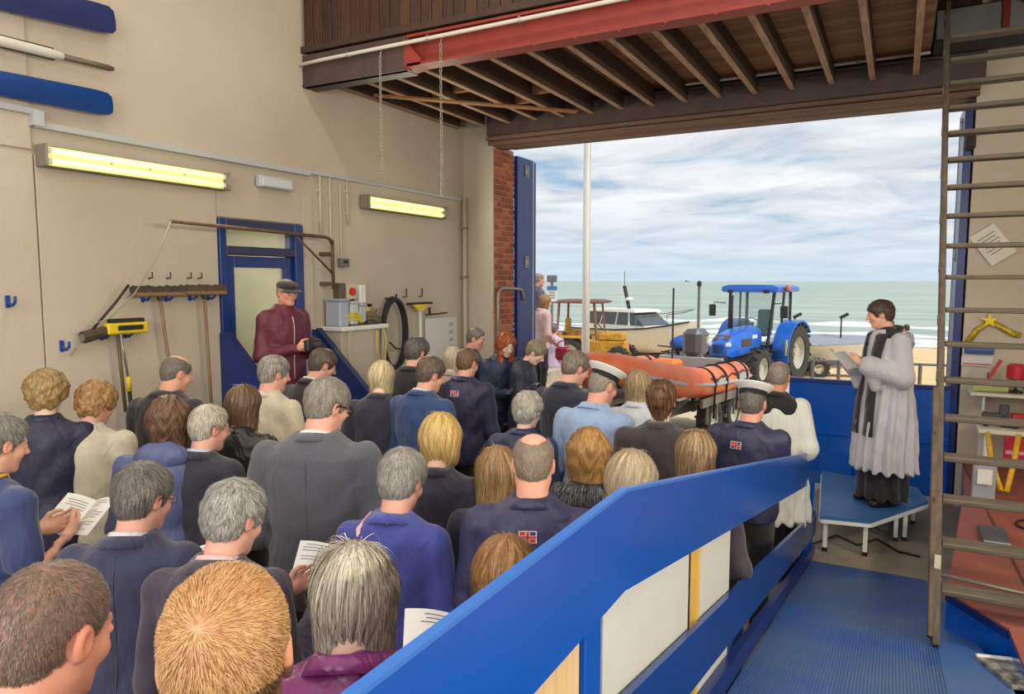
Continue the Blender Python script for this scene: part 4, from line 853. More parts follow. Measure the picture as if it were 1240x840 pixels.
# ------------------------------------------------------------------ blue tractor
def tractor(p, rz):
    e = empty('tractor', p, rz); tag(e, 'blue cab tractor with big rear wheels parked on the slip', 'tractor')
    # hood
    rings = []
    for (y, w_, z0, z1) in ((.25, .36, .85, 1.50), (.9, .35, .85, 1.46), (1.5, .33, .80, 1.36), (1.85, .30, .78, 1.26), (2.0, .24, .82, 1.12)):
        rings.append([(-w_, y, z0), (-w_, y, z1-.14), (-w_*.72, y, z1-.02), (0, y, z1+.02), (w_*.72, y, z1-.02), (w_, y, z1-.14), (w_, y, z0)])
    hd = MB().loft(rings).build('hood', TBLUE, e, 40)
    GR = mat('grille_brown', (104, 78, 64), .7, var=.3, vscale=60)
    MB().box((0, 1.97, .98), (.34, .06, .26), bev=.02).build('grille', GR, hd); m = MB(); m.box((0, 1.80, 1.27), (.42, .22, .03), Matrix.Rotation(-.5, 3, 'X'), .01); m.build('top_grille', GR, hd)
    for s in (-1, 1):
        MB().box((s*.25, 1.96, 1.10), (.14, .05, .09), Matrix.Rotation(-s*.4, 3, 'Z'), .015).build('headlight', mat('lamp_clear', (226, 230, 232), .1), hd); MB().box((s*.345, 1.1, 1.12), (.015, .55, .20), bev=.006).build('side_grille', GR, hd)
        MB().box((s*.352, .55, 1.25), (.008, .5, .10)).build('decal', mat('decal_white', (226, 232, 240), .4), hd)
    MB().span((-.24, -1.0, .5), (.24, 2.0, .86), .04).build('chassis', DK, e); MB().span((-.66, 1.28, .46), (.66, 1.42, .58), .02).build('front_axle', DK, e); MB().span((-.7, -.85, .7), (.7, -.65, .9), .02).build('rear_axle', DK, e)
    MB().box((0, 2.12, .66), (.5, .26, .3), bev=.03).build('front_weight', DK, e)
    for s in (-1, 1):
        wheel(e, (s*.78, 1.35, .50), .50, .34, RIMW, 14); wheel(e, (s*.82, -.75, .76), .76, .42, RIMW, 18)
        m = MB(); rings = []
        for a in np.linspace(-.25, 2.5, 11):
            for_ = (.84, .89); rings.append([(s*.60, -.75+.84*cos(a), .76+.84*sin(a)), (s*1.03, -.75+.84*cos(a), .76+.84*sin(a)), (s*1.03, -.75+.89*cos(a), .76+.89*sin(a)), (s*.60, -.75+.89*cos(a), .76+.89*sin(a))])
        m.loft(rings); m.build('fender', TBLUE, e, 40)
        MB().box((s*.98, .12, .95), (.04, .05, .42)).build('marker_pole', mat('marker_yellow', (210, 214, 90), .5), e)
        m = MB()
        for k in range(3): m.box((s*.72, .25, .42+.22*k), (.30, .22, .03))
        m.bar((s*.60, .25, .38), (s*.60, .25, .95), .03, .03); m.build('steps', DK, e)
        # mirrors
        m = MB(); m.tube([(s*.66, .28, 2.10), (s*.95, .40, 2.12), (s*1.0, .40, 1.95)], .015, 6); mi = m.build('mirror_arm', DK, e); MB().box((s*1.0, .40, 1.90), (.20, .05, .32), bev=.02).build('mirror', DK, mi)
    # cab
    P = {'fl': (-.55, .30, 1.0), 'fr': (.55, .30, 1.0), 'rl': (-.62, -.95, 1.2), 'rr': (.62, -.95, 1.2)}; T = {'fl': (-.62, .12, 2.42), 'fr': (.62, .12, 2.42), 'rl': (-.62, -.95, 2.42), 'rr': (.62, -.95, 2.42)}
    for k in P: MB().bar(P[k], T[k], .07, .07, bev=.01).build('cab_post', DK, e)
    for s in ('l', 'r'): MB().bar(tuple((np.array(P['f'+s])+np.array(P['r'+s]))/2+A3(0, -.1, 0)), tuple((np.array(T['f'+s])+np.array(T['r'+s]))/2+A3(0, -.1, 0)), .05, .05).build('cab_post', DK, e)
    def pane(k4): MB().add([k4[0], k4[1], k4[2], k4[3]], [(0, 1, 2, 3)]).build('pane', TGLASS, e)
    pane([P['fl'], P['fr'], T['fr'], T['fl']]); pane([P['rl'], P['rr'], T['rr'], T['rl']]); pane([P['fl'], P['rl'], T['rl'], T['fl']]); pane([P['fr'], P['rr'], T['rr'], T['fr']])
    rings = [[(-w_, -1.12, z), (-w_, .30, z), (-w_*.7, .38, z), (w_*.7, .38, z), (w_, .30, z), (w_, -1.12, z)] for w_, z in ((.74, 2.40), (.80, 2.44), (.78, 2.54), (.60, 2.60))]; rf = MB().loft(rings).build('roof', TBLUE, e, 40)
    for s in (-1, 1): MB().box((s*.5, .37, 2.42), (.16, .06, .09), bev=.015).build('work_lamp', DK, rf)
    b = MB().lathe([(.06, 0), (.065, .10), (.05, .15), (.01, .16)], (-.86, -.15, 2.44), 'z', 12).build('beacon', mat('beacon_orange', (236, 116, 30), .3), rf, True); MB().bar((-.70, -.15, 2.44), (-.88, -.15, 2.44), .03, .03).build('beacon_arm', DK, rf)
    MB().span((-.52, -.95, .9), (.52, .30, 1.0)).build('cab_floor', DK, e); st = MB().box((0, -.55, 1.25), (.46, .46, .14), bev=.05).build('seat', mat('seat_dark', (44, 60, 56), .8), e); MB().box((0, -.80, 1.60), (.44, .14, .62), Matrix.Rotation(.12, 3, 'X'), .05).build('seat_back', mat('seat_dark', (44, 60, 56)), st)
    m = MB(); m.tube([(.17*cos(a), .02+.10*sin(a), 1.58+.13*sin(a)) for a in np.linspace(0, 2*pi, 17)[:-1]], .015, 6, closed=True); m.bar((0, .02, 1.58), (0, .2, 1.2), .05, .05); m.build('steering_wheel', DK, e)
    MB().tube([(.42, .42, 1.3), (.42, .42, 2.2), (.44, .36, 2.3)], .035, 8).build('exhaust', DK, e, True)
    return e
pt = ground_at(911, 19.6); hdg = math.atan2(-pt[1], -pt[0]); tractor(tuple(pt), hdg-pi/2-RAD(24))
# ------------------------------------------------------------------ orange inflatable lifeboat on its trailer
ORG = mat('lifeboat_orange', (236, 110, 62), .5, var=.12, vscale=3, bump=.1, bscale=10, col2=(238, 140, 104)); TRIM = mat('lifeboat_grey', (176, 178, 180), .5); 
def lifeboat(p, rz, tr_h=.50):
    e = empty('inflatable_lifeboat', p, rz); tag(e, 'orange inflatable lifeboat with grab straps on a launching trailer', 'boat')
    # local +Y = bow
    half = [(.76, -1.55, .92), (.79, -1.40, .92), (.81, -.6, .92), (.80, .2, .95), (.72, .75, 1.03), (.52, 1.22, 1.14), (.27, 1.46, 1.22)]
    pp = half+[(0, 1.52, 1.25)]+[(-x, y, z) for x, y, z in reversed(half)]; rad = [.09, .205, .22, .22, .22, .215, .21, .205, .21, .215, .22, .22, .22, .205, .09]
    tb = MB().tube(pp, rad, 18).build('sponson', ORG, e, True)
    for s in (-1, 1):
        m = MB(); m.tube([(s*x+s*.215*(1 if y < .7 else .72), y+(.0 if y < .7 else .15), z-.01) for x, y, z in half[1:]], .03, 6); m.build('rubbing_strake', TRIM, tb, True)
        for y in (-1.15, -.75, -.3, .15):
            m = MB(); m.tube([(s*(.81+.235*sin(a)), y, .935+.235*cos(a)) for a in np.linspace(-1.0, 1.9, 9)]+[(s*1.02, y, .45)], .016, 6); m.build('strap', BLACK, tb, True)
        m = MB(); m.tube([(s*(1.02+.015*(k % 2)), -1.35+.2*k, 1.04-.04*(k % 2)) for k in range(9)], .012, 6); m.build('grab_line', mat('rope_dark', (60, 56, 60), .8), tb, True)
        for y in (-.95, -.1): MB().box((s*1.035, y, .96), (.012, .28, .09)).build('reflective_patch', TRIM, tb)
    MB().span((-.62, -1.40, .72), (.62, .8, .78), .01).build('floor', mat('boat_floor', (120, 120, 124), .7), e); MB().span((-.56, -1.40, .70), (.56, -1.33, 1.15), .01).build('transom', TRIM, e)
    rings = [[(-.60*w_, y, .95), (-.30*w_, y, 1.10+h_), (0, y, 1.16+h_), (.30*w_, y, 1.10+h_), (.60*w_, y, .95)] for y, w_, h_ in ((.35, 1.0, .02), (.75, .95, .10), (1.15, .6, .2), (1.38, .3, .22))]; MB().loft(rings, closed=False).build('bow_canopy', mat('bow_canopy_grey', (196, 196, 194), .6, var=.08), e, True)
    # outboard
    ob = empty('outboard_motor'); ob.parent = e; ob.location = (0, -1.56, 1.0)
    MB().box((0, 0, .38), (.34, .46, .46), bev=.08).build('cowl', mat('cowl_grey', (92, 92, 98), .4), ob); MB().box((0, .02, .02), (.18, .22, .4), bev=.03).build('leg', DK, ob); MB().box((0, -.02, -.45), (.10, .16, .6), bev=.02).build('shaft', DK, ob); MB().lathe([(.02, -.15), (.06, -.05), (.06, .12), (.02, .2)], (0, -.05, -.75), 'y', 10).build('gearcase', DK, ob, True); MB().box((0, -.10, .42), (.345, .10, .12)).build('cowl_stripe', TRIM, ob)
    MB().box((.0, -.45, .98), (.42, .36, .42), bev=.05).build('console', mat('console_orange', (232, 128, 44), .5), e); MB().tube([(.28, -1.25, 1.1), (.28, -1.25, 2.3)], .016, 6).build('aerial', DK, e)
    return e
def trailer(p, rz):
    e = empty('launching_trailer', p, rz); tag(e, 'galvanised launching trailer carrying the orange lifeboat', 'trailer')
    for s in (-1, 1):
        MB().bar((s*.62, -1.5, .42), (s*.55, 1.2, .46), .08, .10).build('chassis_rail', GALV, e)
        for y in (-.85, -.05): wheel(e, (s*.88, y, .30), .30, .2, RIMW, 12, .55)
        for y in (-1.1, -.3, .5): MB().bar((s*.58, y, .46), (s*.80, y, .70), .06, .05).build('cradle_arm', GALV, e); MB().bar((s*.72, y-.3, .68), (s*.72, y+.3, .68), .12, .04).build('bunk', WHITE_P, e)
        MB().bar((s*.98, -1.2, .60), (s*.98, .5, .60), .04, .12).build('mudguard', GALV, e)
        for y in (-1.1, -.75, -.4, -.05, .3): MB().bar((s*.98, y, .28), (s*.98, y, .60), .03, .03).build('mudguard_stay', GALV, e)
    for y in (-1.4, -.45, 1.1): MB().bar((-.62, y, .42), (.62, y, .42), .08, .08).build('cross_member', GALV, e)
    MB().bar((0, 1.1, .44), (0, 1.9, .44), .09, .09).build('drawbar', GALV, e)
    return e
# bow points back towards the hall and a little to the left
pb = A3(*at_depth(798, 470, 11.0)); ln_a = at_depth(836, 455, 12.1); ln_b = at_depth(738, 452, 9.9); dv = ln_b-ln_a; ang = math.atan2(dv[1], dv[0]); mid = (ln_a+ln_b)/2
BP = (mid[0], mid[1], gz(mid[1])-.10); lifeboat((BP[0], BP[1], BP[2]), ang-pi/2); trailer((BP[0], BP[1], gz(mid[1])), ang-pi/2)
# ------------------------------------------------------------------ flagpole
p = ground_at(709, 13.2); o = MB().tube([(0, 0, 0), (0, 0, 3), (0, 0, 11.5)], [.075, .068, .05], 16).build('flagpole', mat('flagpole_white', (236, 234, 226), .4), None, True); o.location = tuple(p); tag(o, 'tall white flagpole standing outside the doorway', 'flagpole')
MB().lathe([(.16, 0), (.16, .06), (.09, .10)], (0, 0, 0), 'z', 14).build('base_collar', GALV, o); MB().tube([(.075, -.02, 1.0), (.075, -.02, 9)], .006, 5).build('halyard', WHITE_P, o)
# ------------------------------------------------------------------ white motor boat on the beach
def motorboat(p, rz):
    e = empty('motor_boat', p, rz); tag(e, 'white motor boat with dark cabin windows drawn up on the beach', 'boat')
    def hull(z_off, ww, names, mm, z0, z1):
        rings = []
        for y, w_, k in ((-2.7, .95, .0), (-1.5, 1.02, 0), (0, 1.02, .03), (1.2, .92, .12), (2.1, .66, .26), (2.8, .28, .42), (3.1, .03, .5)):
            rings.append([(-w_*ww, y, z1+k), (-w_*.94*ww, y, (z0+z1)/2), (-w_*.55*ww, y, z0+k*.6), (w_*.55*ww, y, z0+k*.6), (w_*.94*ww, y, (z0+z1)/2), (w_*ww, y, z1+k)])
        return MB().loft(rings).build(names, mm, e, 40)
    h = hull(0, 1, 'hull', mat('boat_white', (228, 226, 214), .4, var=.05), .25, 1.1)
    m = MB(); m.tube([(1.03*(w_), y, 1.1+k) for y, w_, k in ((-2.7, .95, .0), (-1.5, 1.02, 0), (0, 1.02, .03), (1.2, .92, .12), (2.1, .66, .26), (2.8, .28, .42))], .035, 6); m.build('gunwale_strip', DK, h, True); m = MB(); m.tube([(-1.03*(w_), y, 1.1+k) for y, w_, k in ((-2.7, .95, .0), (-1.5, 1.02, 0), (0, 1.02, .03), (1.2, .92, .12), (2.1, .66, .26), (2.8, .28, .42))], .035, 6); m.build('gunwale_strip', DK, h, True)
    MB().span((-1.0, -2.72, .3), (-.99, -.5, 1.0)).build('tan_panel', mat('tan_cover', (186, 166, 112), .8), h); MB().span((.99, -2.72, .3), (1.035, -.4, 1.02)).build('tan_panel', mat('tan_cover', (186, 166, 112)), h)
    WIN = mat('boat_window', (78, 84, 92), .15)
    rings = [[(-w_, y0, z), (-w_, y1, z), (w_, y1, z), (w_, y0, z)] for w_, y0, y1, z in ((.80, -1.8, 1.35, 1.08), (.76, -1.75, 1.15, 1.3))]; MB().loft(rings).build('cabin_base', mat('boat_white', (228, 226, 214)), e)
    rings = [[(-w_, y0, z), (-w_, y1, z), (w_, y1, z), (w_, y0, z)] for w_, y0, y1, z in ((.75, -1.72, 1.15, 1.3), (.66, -1.62, .55, 1.78))]; cb = MB().loft(rings).build('window_band', WIN, e)
    for s in (-1, 1):
        for (y0, y1) in ((-1.0, -.98), (-.2, -.18), (.45, .42)): MB().bar((s*.76, y0, 1.3), (s*.675, y1*.9, 1.78), .06, .04).build('window_post', mat('boat_white', (228, 226, 214)), cb)
    rings = [[(-w_, y0, z), (-w_, y1, z), (w_, y1, z), (w_, y0, z)] for w_, y0, y1, z in ((.76, -1.8, .75, 1.78), (.72, -1.75, .65, 1.88))]; MB().loft(rings).build('roof', mat('boat_white', (228, 226, 214)), e)
    ms = MB().bar((0, -.2, 1.88), (0, -.45, 2.75), .12, .08).build('mast', DK, e); MB().lathe([(.14, 0), (.16, .06), (.10, .12)], (0, -.2, 2.2), 'z', 12).build('radar', mat('boat_white', (228, 226, 214)), ms); MB().tube([(0, -.45, 2.7), (0, -.45, 3.3)], .012, 5).build('aerial', DK, ms); MB().tube([(-.4, -.9, 1.88), (-.4, -.95, 3.3)], .008, 5).build('whip_aerial', WHITE_P, ms)
    m = MB(); m.tube([(.9, .9, 1.25), (.9, .9, 1.65), (.55, 2.0, 1.8), (.0, 2.8, 1.95), (-.55, 2.0, 1.8), (-.9, .9, 1.65), (-.9, .9, 1.25)], .018, 6); m.build('pulpit_rail', GALV, e)
    for s in (-1, 1): MB().bar((s*.7, -1.5, .12), (s*.7, 1.5, .12), .2, .24).build('chock', WOODB, e)
    return e
p = ground_at(766, 27.5); motorboat(tuple(p), YAW-pi/2-RAD(50))
# ------------------------------------------------------------------ old yellow beach tractor
def digger(p, rz):
    e = empty('beach_tractor', p, rz); tag(e, 'old yellow beach tractor with an open cab frame behind the flagpole', 'tractor')
    YL = mat('old_yellow', (214, 170, 40), .6, var=.3, vscale=8, col2=(176, 120, 60)); TAN = mat('tan_panel_p', (176, 150, 108), .7, var=.15)
    MB().box((0, -1.0, .65), (1.0, .9, .9), bev=.04).build('ballast_box', TAN, e); MB().span((-.4, -.6, .45), (.4, 1.5, .85), .03).build('chassis', YL, e)
    MB().span((-.36, .6, .85), (.36, 1.45, 1.12), .06).build('hood', YL, e); MB().box((0, -.25, 1.0), (.5, .4, .35), bev=.06).build('seat_box', YL, e); MB().box((0, -.45, 1.35), (.4, .12, .4), bev=.04).build('seat_back', YL, e)
    for s in (-1, 1):
        wheel(e, (s*.72, -.2, .45), .52, .3, RIMW, 12); wheel(e, (s*.66, 1.35, .33), .36, .22, RIMW, 10); MB().span((s*.58, -.75, .95), (s*.9, .4, 1.02), .02).build('mudguard', YL, e)
        for (a, b) in (((s*.62, -.65, .9), (s*.56, -.6, 2.05)), ((s*.62, .65, .9), (s*.58, .55, 2.05))): MB().bar(a, b, .06, .06).build('cab_post', mat('cab_brown', (136, 100, 70), .7), e)
    rings = [[(-w_, y0, z), (-w_, y1, z), (w_, y1, z), (w_, y0, z)] for w_, y0, y1, z in ((.72, -.8, .8, 2.05), (.74, -.8, .85, 2.10), (.60, -.6, .6, 2.16))]; MB().loft(rings).build('canopy', mat('canopy_brown', (120, 84, 66), .7), e)
    m = MB(); m.tube([(.16*cos(a), .5+.08*sin(a), 1.42+.12*sin(a)) for a in np.linspace(0, 2*pi, 13)[:-1]], .014, 5, closed=True); m.build('steering_wheel', DK, e); MB().tube([(0, .52, 1.4), (0, .7, 1.2)], .02, 6).build('steering_column', DK, e)
    return e
p = ground_at(704, 23.5); digger(tuple(p), YAW-pi/2-RAD(20))
# ------------------------------------------------------------------ quad bike with a blue bundle
def quad(p, rz):
    e = empty('quad_bike', p, rz); tag(e, 'grey quad bike standing behind the orange lifeboat', 'quad bike'); G = mat('quad_grey', (124, 122, 128), .5, var=.15)
    MB().box((0, 0, .62), (.5, 1.2, .24), bev=.06).build('body', DK, e); MB().box((0, .62, .84), (.86, .42, .16), bev=.05).build('front_guard', G, e); MB().box((0, -.62, .84), (.90, .50, .16), bev=.05).build('rear_guard', G, e); MB().box((0, -.15, .90), (.32, .70, .14), bev=.05).build('seat', DK, e)
    m = MB(); m.tube([(-.38, .22, 1.12), (-.2, .34, 1.10), (0, .36, 1.08), (.2, .34, 1.10), (.38, .22, 1.12)], .018, 6); m.bar((0, .45, .8), (0, .36, 1.08), .06, .06); m.build('handlebar', DK, e)
    for s in (-1, 1):
        for y in (.62, -.62): wheel(e, (s*.44, y, .30), .30, .24, RIMW, 10, .5)
        MB().lathe([(.06, 0), (.07, .03), (.02, .05)], (s*.25, .83, .86), 'y', 10).build('headlight', mat('lamp_clear', (226, 230, 232)), e)
    for y in (.62, -.62):
        m = MB()
        for x in (-.35, -.12, .12, .35): m.bar((x, y-.22, .98), (x, y+.22, .98), .02, .02)
        m.bar((-.38, y+.22, .98), (.38, y+.22, .98), .025, .025); m.bar((-.38, y-.22, .98), (.38, y-.22, .98), .025, .025); m.bar((-.3, y, .9), (-.3, y, .98), .03, .03); m.bar((.3, y, .9), (.3, y, .98), .03, .03); m.build('rack', DK, e)
    MB().box((.30, .1, 1.0), (.06, .3, .36), bev=.02).build('side_box', G, e)
    return e
p = ground_at(812, 14.6); QB = quad(tuple(p), YAW-pi/2+RAD(55))
def bag(P): return ell(P, (0, 0, .16), (.26, .20, .16))+.02*wob(P, 14, 2)
v, q = surface_nets(bag, (-.35, -.3, -.05), (.35, .3, .4), .03); o = link('blue_bundle', np_mesh('blue_bundle', [(v, q, None)]), mat('bundle_blue', (34, 96, 190), .6), None); pq = rotz(YAW-pi/2+RAD(55)) @ A3(0, .62, 0)+p; o.location = (pq[0], pq[1], p[2]+.99); tag(o, 'bright blue bundle strapped on the quad bike', 'bundle')
m = MB(); m.tube([(.20*cos(a), 0, .16+.165*sin(a)) for a in np.linspace(0, 2*pi, 15)[:-1]], .014, 5, closed=True); m.build('strap', DK, o)
# marker post, railings, white boat, misc
p = ground_at(845, 16.2); o = MB().tube([(0, 0, 0), (0, 0, 2.45)], .03, 8).build('marker_post', mat('post_grey', (110, 112, 108), .6), None); o.location = tuple(p); tag(o, 'thin grey marker post left of the blue tractor', 'post'); MB().lathe([(.05, 2.42), (.055, 2.5), (.02, 2.54)], (0, 0, 0), 'z', 10).build('cap', DK, o)
e = empty('beach_railing', (0, 0, 0)); tag(e, 'grey post and rail fence across the slip behind the gate', 'railing')
q0 = ground_at(985, 12.6); q1 = ground_at(1150, 12.0)
for k in range(6):
    c_ = q0+(q1-q0)*k/5; MB().tube([(c_[0], c_[1], c_[2]), (c_[0], c_[1], c_[2]+1.06)], .03, 8).build('post', mat('rail_grey', (110, 106, 100), .6), e)
for z in (1.04, .55): MB().tube([(q0[0], q0[1], q0[2]+z), (q1[0], q1[1], q1[2]+z)], .022, 8).build('rail', mat('rail_grey', (110, 106, 100)), e)
def dinghy(p, rz):
    e = empty('small_boat', p, rz); tag(e, 'small white boat with cover on a trailer right of the tractor', 'boat')
    rings = [[(-w_, y, .95+k), (-w_*.6, y, .45+k*.7), (w_*.6, y, .45+k*.7), (w_, y, .95+k)] for y, w_, k in ((-1.6, .7, 0), (-.4, .75, 0), (.8, .62, .05), (1.5, .3, .15), (1.8, .04, .22))]; MB().loft(rings).build('hull', mat('boat_white', (228, 226, 214)), e, 40)
    rings = [[(-w_, y, .96+k), (0, y, 1.22+k-h_), (w_, y, .96+k)] for y, w_, k, h_ in ((-1.6, .7, 0, .1), (-.4, .75, 0, 0), (.8, .62, .05, .05), (1.6, .25, .15, .15))]; MB().loft(rings, closed=False).build('cover', mat('cover_grey', (150, 156, 168), .6, var=.1), e, True)
    for y in (-.9, .4):
        MB().tube([(.2, y, 1.1), (.2, y, 1.72), (.28, y+.1, 1.80)], .022, 6).build('rod_post', DK, e, True)
    MB().box((.28, -.85, 1.8), (.10, .25, .08), Matrix.Rotation(.5, 3, 'X')).build('rod_holder', DK, e); MB().box((.28, .45, 1.8), (.10, .25, .08), Matrix.Rotation(.5, 3, 'X')).build('rod_holder', DK, e)
    for s in (-1, 1): wheel(e, (s*.75, -.3, .28), .28, .16, RIMW, 8, .5)
    MB().span((-.5, -1.5, .28), (.5, 1.2, .36)).build('trailer_frame', GALV, e)
    return e
p = ground_at(998, 21.5); dinghy(tuple(p), YAW-pi/2-RAD(10))
for i, (px, dp, c_, s) in enumerate(((985, 11.6, (214, 196, 160), .5), (1005, 11.9, (190, 176, 150), .42), (1033, 11.3, (206, 188, 150), .4), (1052, 12.0, (196, 184, 158), .36))):
    p = ground_at(px, dp); 
    def rk(P, s=s, i=i): return ell(P, (0, 0, s*.35), (s*.62, s*.5, s*.4))+.05*wob(P, 6, i)
    v, q = surface_nets(rk, (-.6, -.6, -.05), (.6, .6, .6), .06); o = link('boulder', np_mesh('boulder', [(v, q, None)]), mat('boulder_%d' % i, c_, .9, var=.2, bump=.4, bscale=14), None); o.location = tuple(p); tag(o, ('pale boulder furthest left behind the blue gate', 'brownish boulder second from left behind the gate', 'sandy boulder third from left behind the gate', 'grey boulder by the minister behind the gate')[i], 'boulder', 'boulders behind the gate')
# sign outside, promenade step and tussock at the left of the opening
p = ground_at(668, 14.5); e = empty('beach_sign', tuple(p)); e.rotation_euler = (0, 0, YAW); tag(e, 'blue and white beach sign on a post by the left door', 'sign')
MB().tube([(0, 0, 0), (0, 0, 2.45)], .03, 8).build('post', GALV, e); MB().box((0, -.04, 2.15), (.20, .02, .30), bev=.004).build('white_panel', WHITE_P, e); MB().box((0, -.055, 2.27), (.20, .01, .08)).build('blue_panel', mat('sign_blue', (52, 120, 180), .4), e); MB().box((0, 0, 2.46), (.20, .14, .14), bev=.02).build('head_box', mat('sign_grey', (110, 112, 112), .5), e)
for k in range(3): MB().box((-.0, -.0515, 2.18-.05*k), (.12, .003, .02)).build('print', mat('print_line', (120, 124, 136)), e)
pa = ground_at(640, 12.2); m = MB(); m.span((pa[0]-3.5, 10.6, gz(10.2)-.3), (pa[0]+.22, 12.4, .42)); m.span((pa[0]-3.5, 11.3, .4), (pa[0]+.1, 12.4, .64)); o = m.build('promenade_step', mat('promenade_concrete', (196, 182, 160), .85, var=.15), None); o['kind'] = 'structure'
rr = random.Random(8); m = MB()
for k in range(260):
    a = rr.uniform(0, 6.28); r = rr.uniform(0, .35); x, y = r*cos(a), r*sin(a); h_ = rr.uniform(.25, .55); t = rr.uniform(-.25, .25); m.add([(x-.012, y, 0), (x+.012, y, 0), (x+t*.5, y+t*.3, h_*.6), (x+t*1.2, y+t, h_)], [(0, 1, 2), (0, 2, 3)])
p = ground_at(679, 11.2); o = m.build('grass_tuft', mat('dune_grass', (120, 128, 70), .8, var=.3, vscale=9), None); o.location = (p[0], p[1], p[2]); tag(o, 'rough green grass tuft growing below the left door', 'grass')
# ------------------------------------------------------------------ people
def head_sdf(P, s, nb, neckr, fem=0.0):
    p = P/s; X = np.abs(p[:, 0]); q = np.stack([X, p[:, 1], p[:, 2]], 1)
    d = smin(ell(p, (0, -.014, .036), (.074, .095, .083)), ell(p, (0, .026, -.032), (.058, .066, .086)), .03)
    d = smin(d, rcone(q, (.046-.004*fem, .0, -.055), (.012, .064, -.095), .021-.003*fem, .019), .025)
    d = smin(d, ell(q, (.040, .058, -.026), (.022, .022, .022)), .02)
    d = smin(d, rcone(q, (0, .086, .024), (.036, .072, .022), .010-.003*fem, .010-.003*fem), .014)
    d = smax(d, -ell(q, (.031, .102, .003), (.021, .017, .013)), .012)
    d = smin(d, ell(q, (.031, .078, .003), (.0165, .0135, .0115)), .005)
    d = smin(d, rcone(p, (0, .090, .012), (0, .112, -.020), .0065, .0115), .012)
    d = smin(d, ell(q, (.011, .100, -.026), (.0085, .0095, .007)), .006)
    d = smin(d, rcone(q, (0, .091, -.051), (.019, .083, -.054), .0065, .004), .007)
    d = smin(d, rcone(q, (0, .090, -.061), (.017, .083, -.058), .0072, .004), .005)
    d = smax(d, -rcone(q, (0, .103, -.0555), (.022, .092, -.0555), .0035, .0025), .004)
    ear = ell(q, (.077, -.010, -.004), (.0105, .018, .030))
    ear = smax(ear, -ell(q, (.088, -.006, -.002), (.009, .010, .019)), .005)
    d = smin(d, ear, .007)
    d = smin(d, rcone(p, (0, -.020, -.045), np.asarray(nb)/s, neckr/s*.96, neckr/s), .028)
    return d*s
def scalp(p, o):
    o = np.broadcast_to(np.asarray(o, float), (len(p),))[:, None]
    return smin(ell(p, (0, -.014, .036), A3(.074, .095, .083)+o), ell(p, (0, -.036, -.012), A3(.062, .066, .072)+o*A3(.8, .8, .5)), .03)
def hair_sdf(style, hp, g, s):
    """returns f(P) in head-local metres; g = gravity direction in head space"""
    th = hp.get('t', .012); rec = hp.get('rec', 0.0); L = hp.get('L', .12); seed = hp.get('seed', 0.0); tex = hp.get('tex', .004)
    def f(P):
        p = P/s; y, z = p[:, 1], p[:, 2]; X = np.abs(p[:, 0])
        d = scalp(p, th*(.75+.25*sstep(-.02, .06, z)))
        face_y = .052-rec+.52*np.minimum(z, .1)+.010*np.cos(X*38)      # front hairline
        if style in ('short', 'fringe', 'crop', 'curly'):
            zl = -.096+.088*sstep(-.062, -.015, y)+.012*np.cos(X*60)
            cut = np.maximum((y-face_y)*.85, (zl-z)*.9)
            # round the ear
            cut = np.maximum(cut, .030-nrm(np.stack([np.maximum(X, .055)-.075, y+.008, z+.006], 1)))
            if style == 'fringe':
                cut = np.maximum(cut, -ell(p, (0, .012+hp.get('by', 0), .118), (.052+hp.get('bw', 0), .092, .052+hp.get('bz', 0))))
            d = smax(d, cut, .006)
        elif style in ('bob', 'long', 'wavy', 'bun'):
            gg = np.asarray(g)
            side = rcone(np.stack([X, y, z], 1), (.046, -.012, .03), np.array([.052, -.012, .0])+gg*L, .045+th*.55, .034)
            back = rcone(p, (0, -.040, .02), np.array([0, -.040, .0])+gg*L, .066+th*.6, .055)
            bl = rcone(np.stack([X, y, z], 1), (.03, -.04, .0), np.array([.035, -.038, .0])+gg*(L*.97), .052+th*.5, .045)
            if style != 'bun': d = smin(smin(smin(d, side, .02), back, .02), bl, .02)
            else:
                d = smin(d, ell(p, (0, -.118, .030), (.048, .034, .042)), .012)
                d = smin(d, rcone(p, (0, -.06, -.02), np.array([0, -.062, -.02])+gg*L*.55, .058, .034), .02)
                d = smin(d, ell(p, (0, -.112, -.012), (.040, .030, .030)), .012)
            fc = ell(p, (0, .105, -.045), (.066-.01*hp.get('veil', 0), .095, .118))
            d = smax(d, -fc, .012)
            d = smax(d, (y-face_y-.010-.4*np.maximum(0, .03-z))*.8, .008) if hp.get('back', 0) else d
        if style == 'curly': d = d+.55*tex*wob(p, 95, seed)-.004+1.2*tex*wob(p, 46, seed+1)
        elif style == 'wavy': d = d+tex*np.sin(p@np.asarray(g)*80+3.4*np.sin(p[:, 0]*46+p[:, 1]*33+seed))+.6*tex*wob(p, 50, seed)
        elif style in ('bob', 'long', 'bun'): d = d+tex*.55*np.sin(np.arctan2(p[:, 0], -p[:, 1]-.02)*19+3*np.sin(p[:, 2]*18+seed))
        else: d = d+tex*.4*wob(p, 60, seed)
        return d*s
    return f
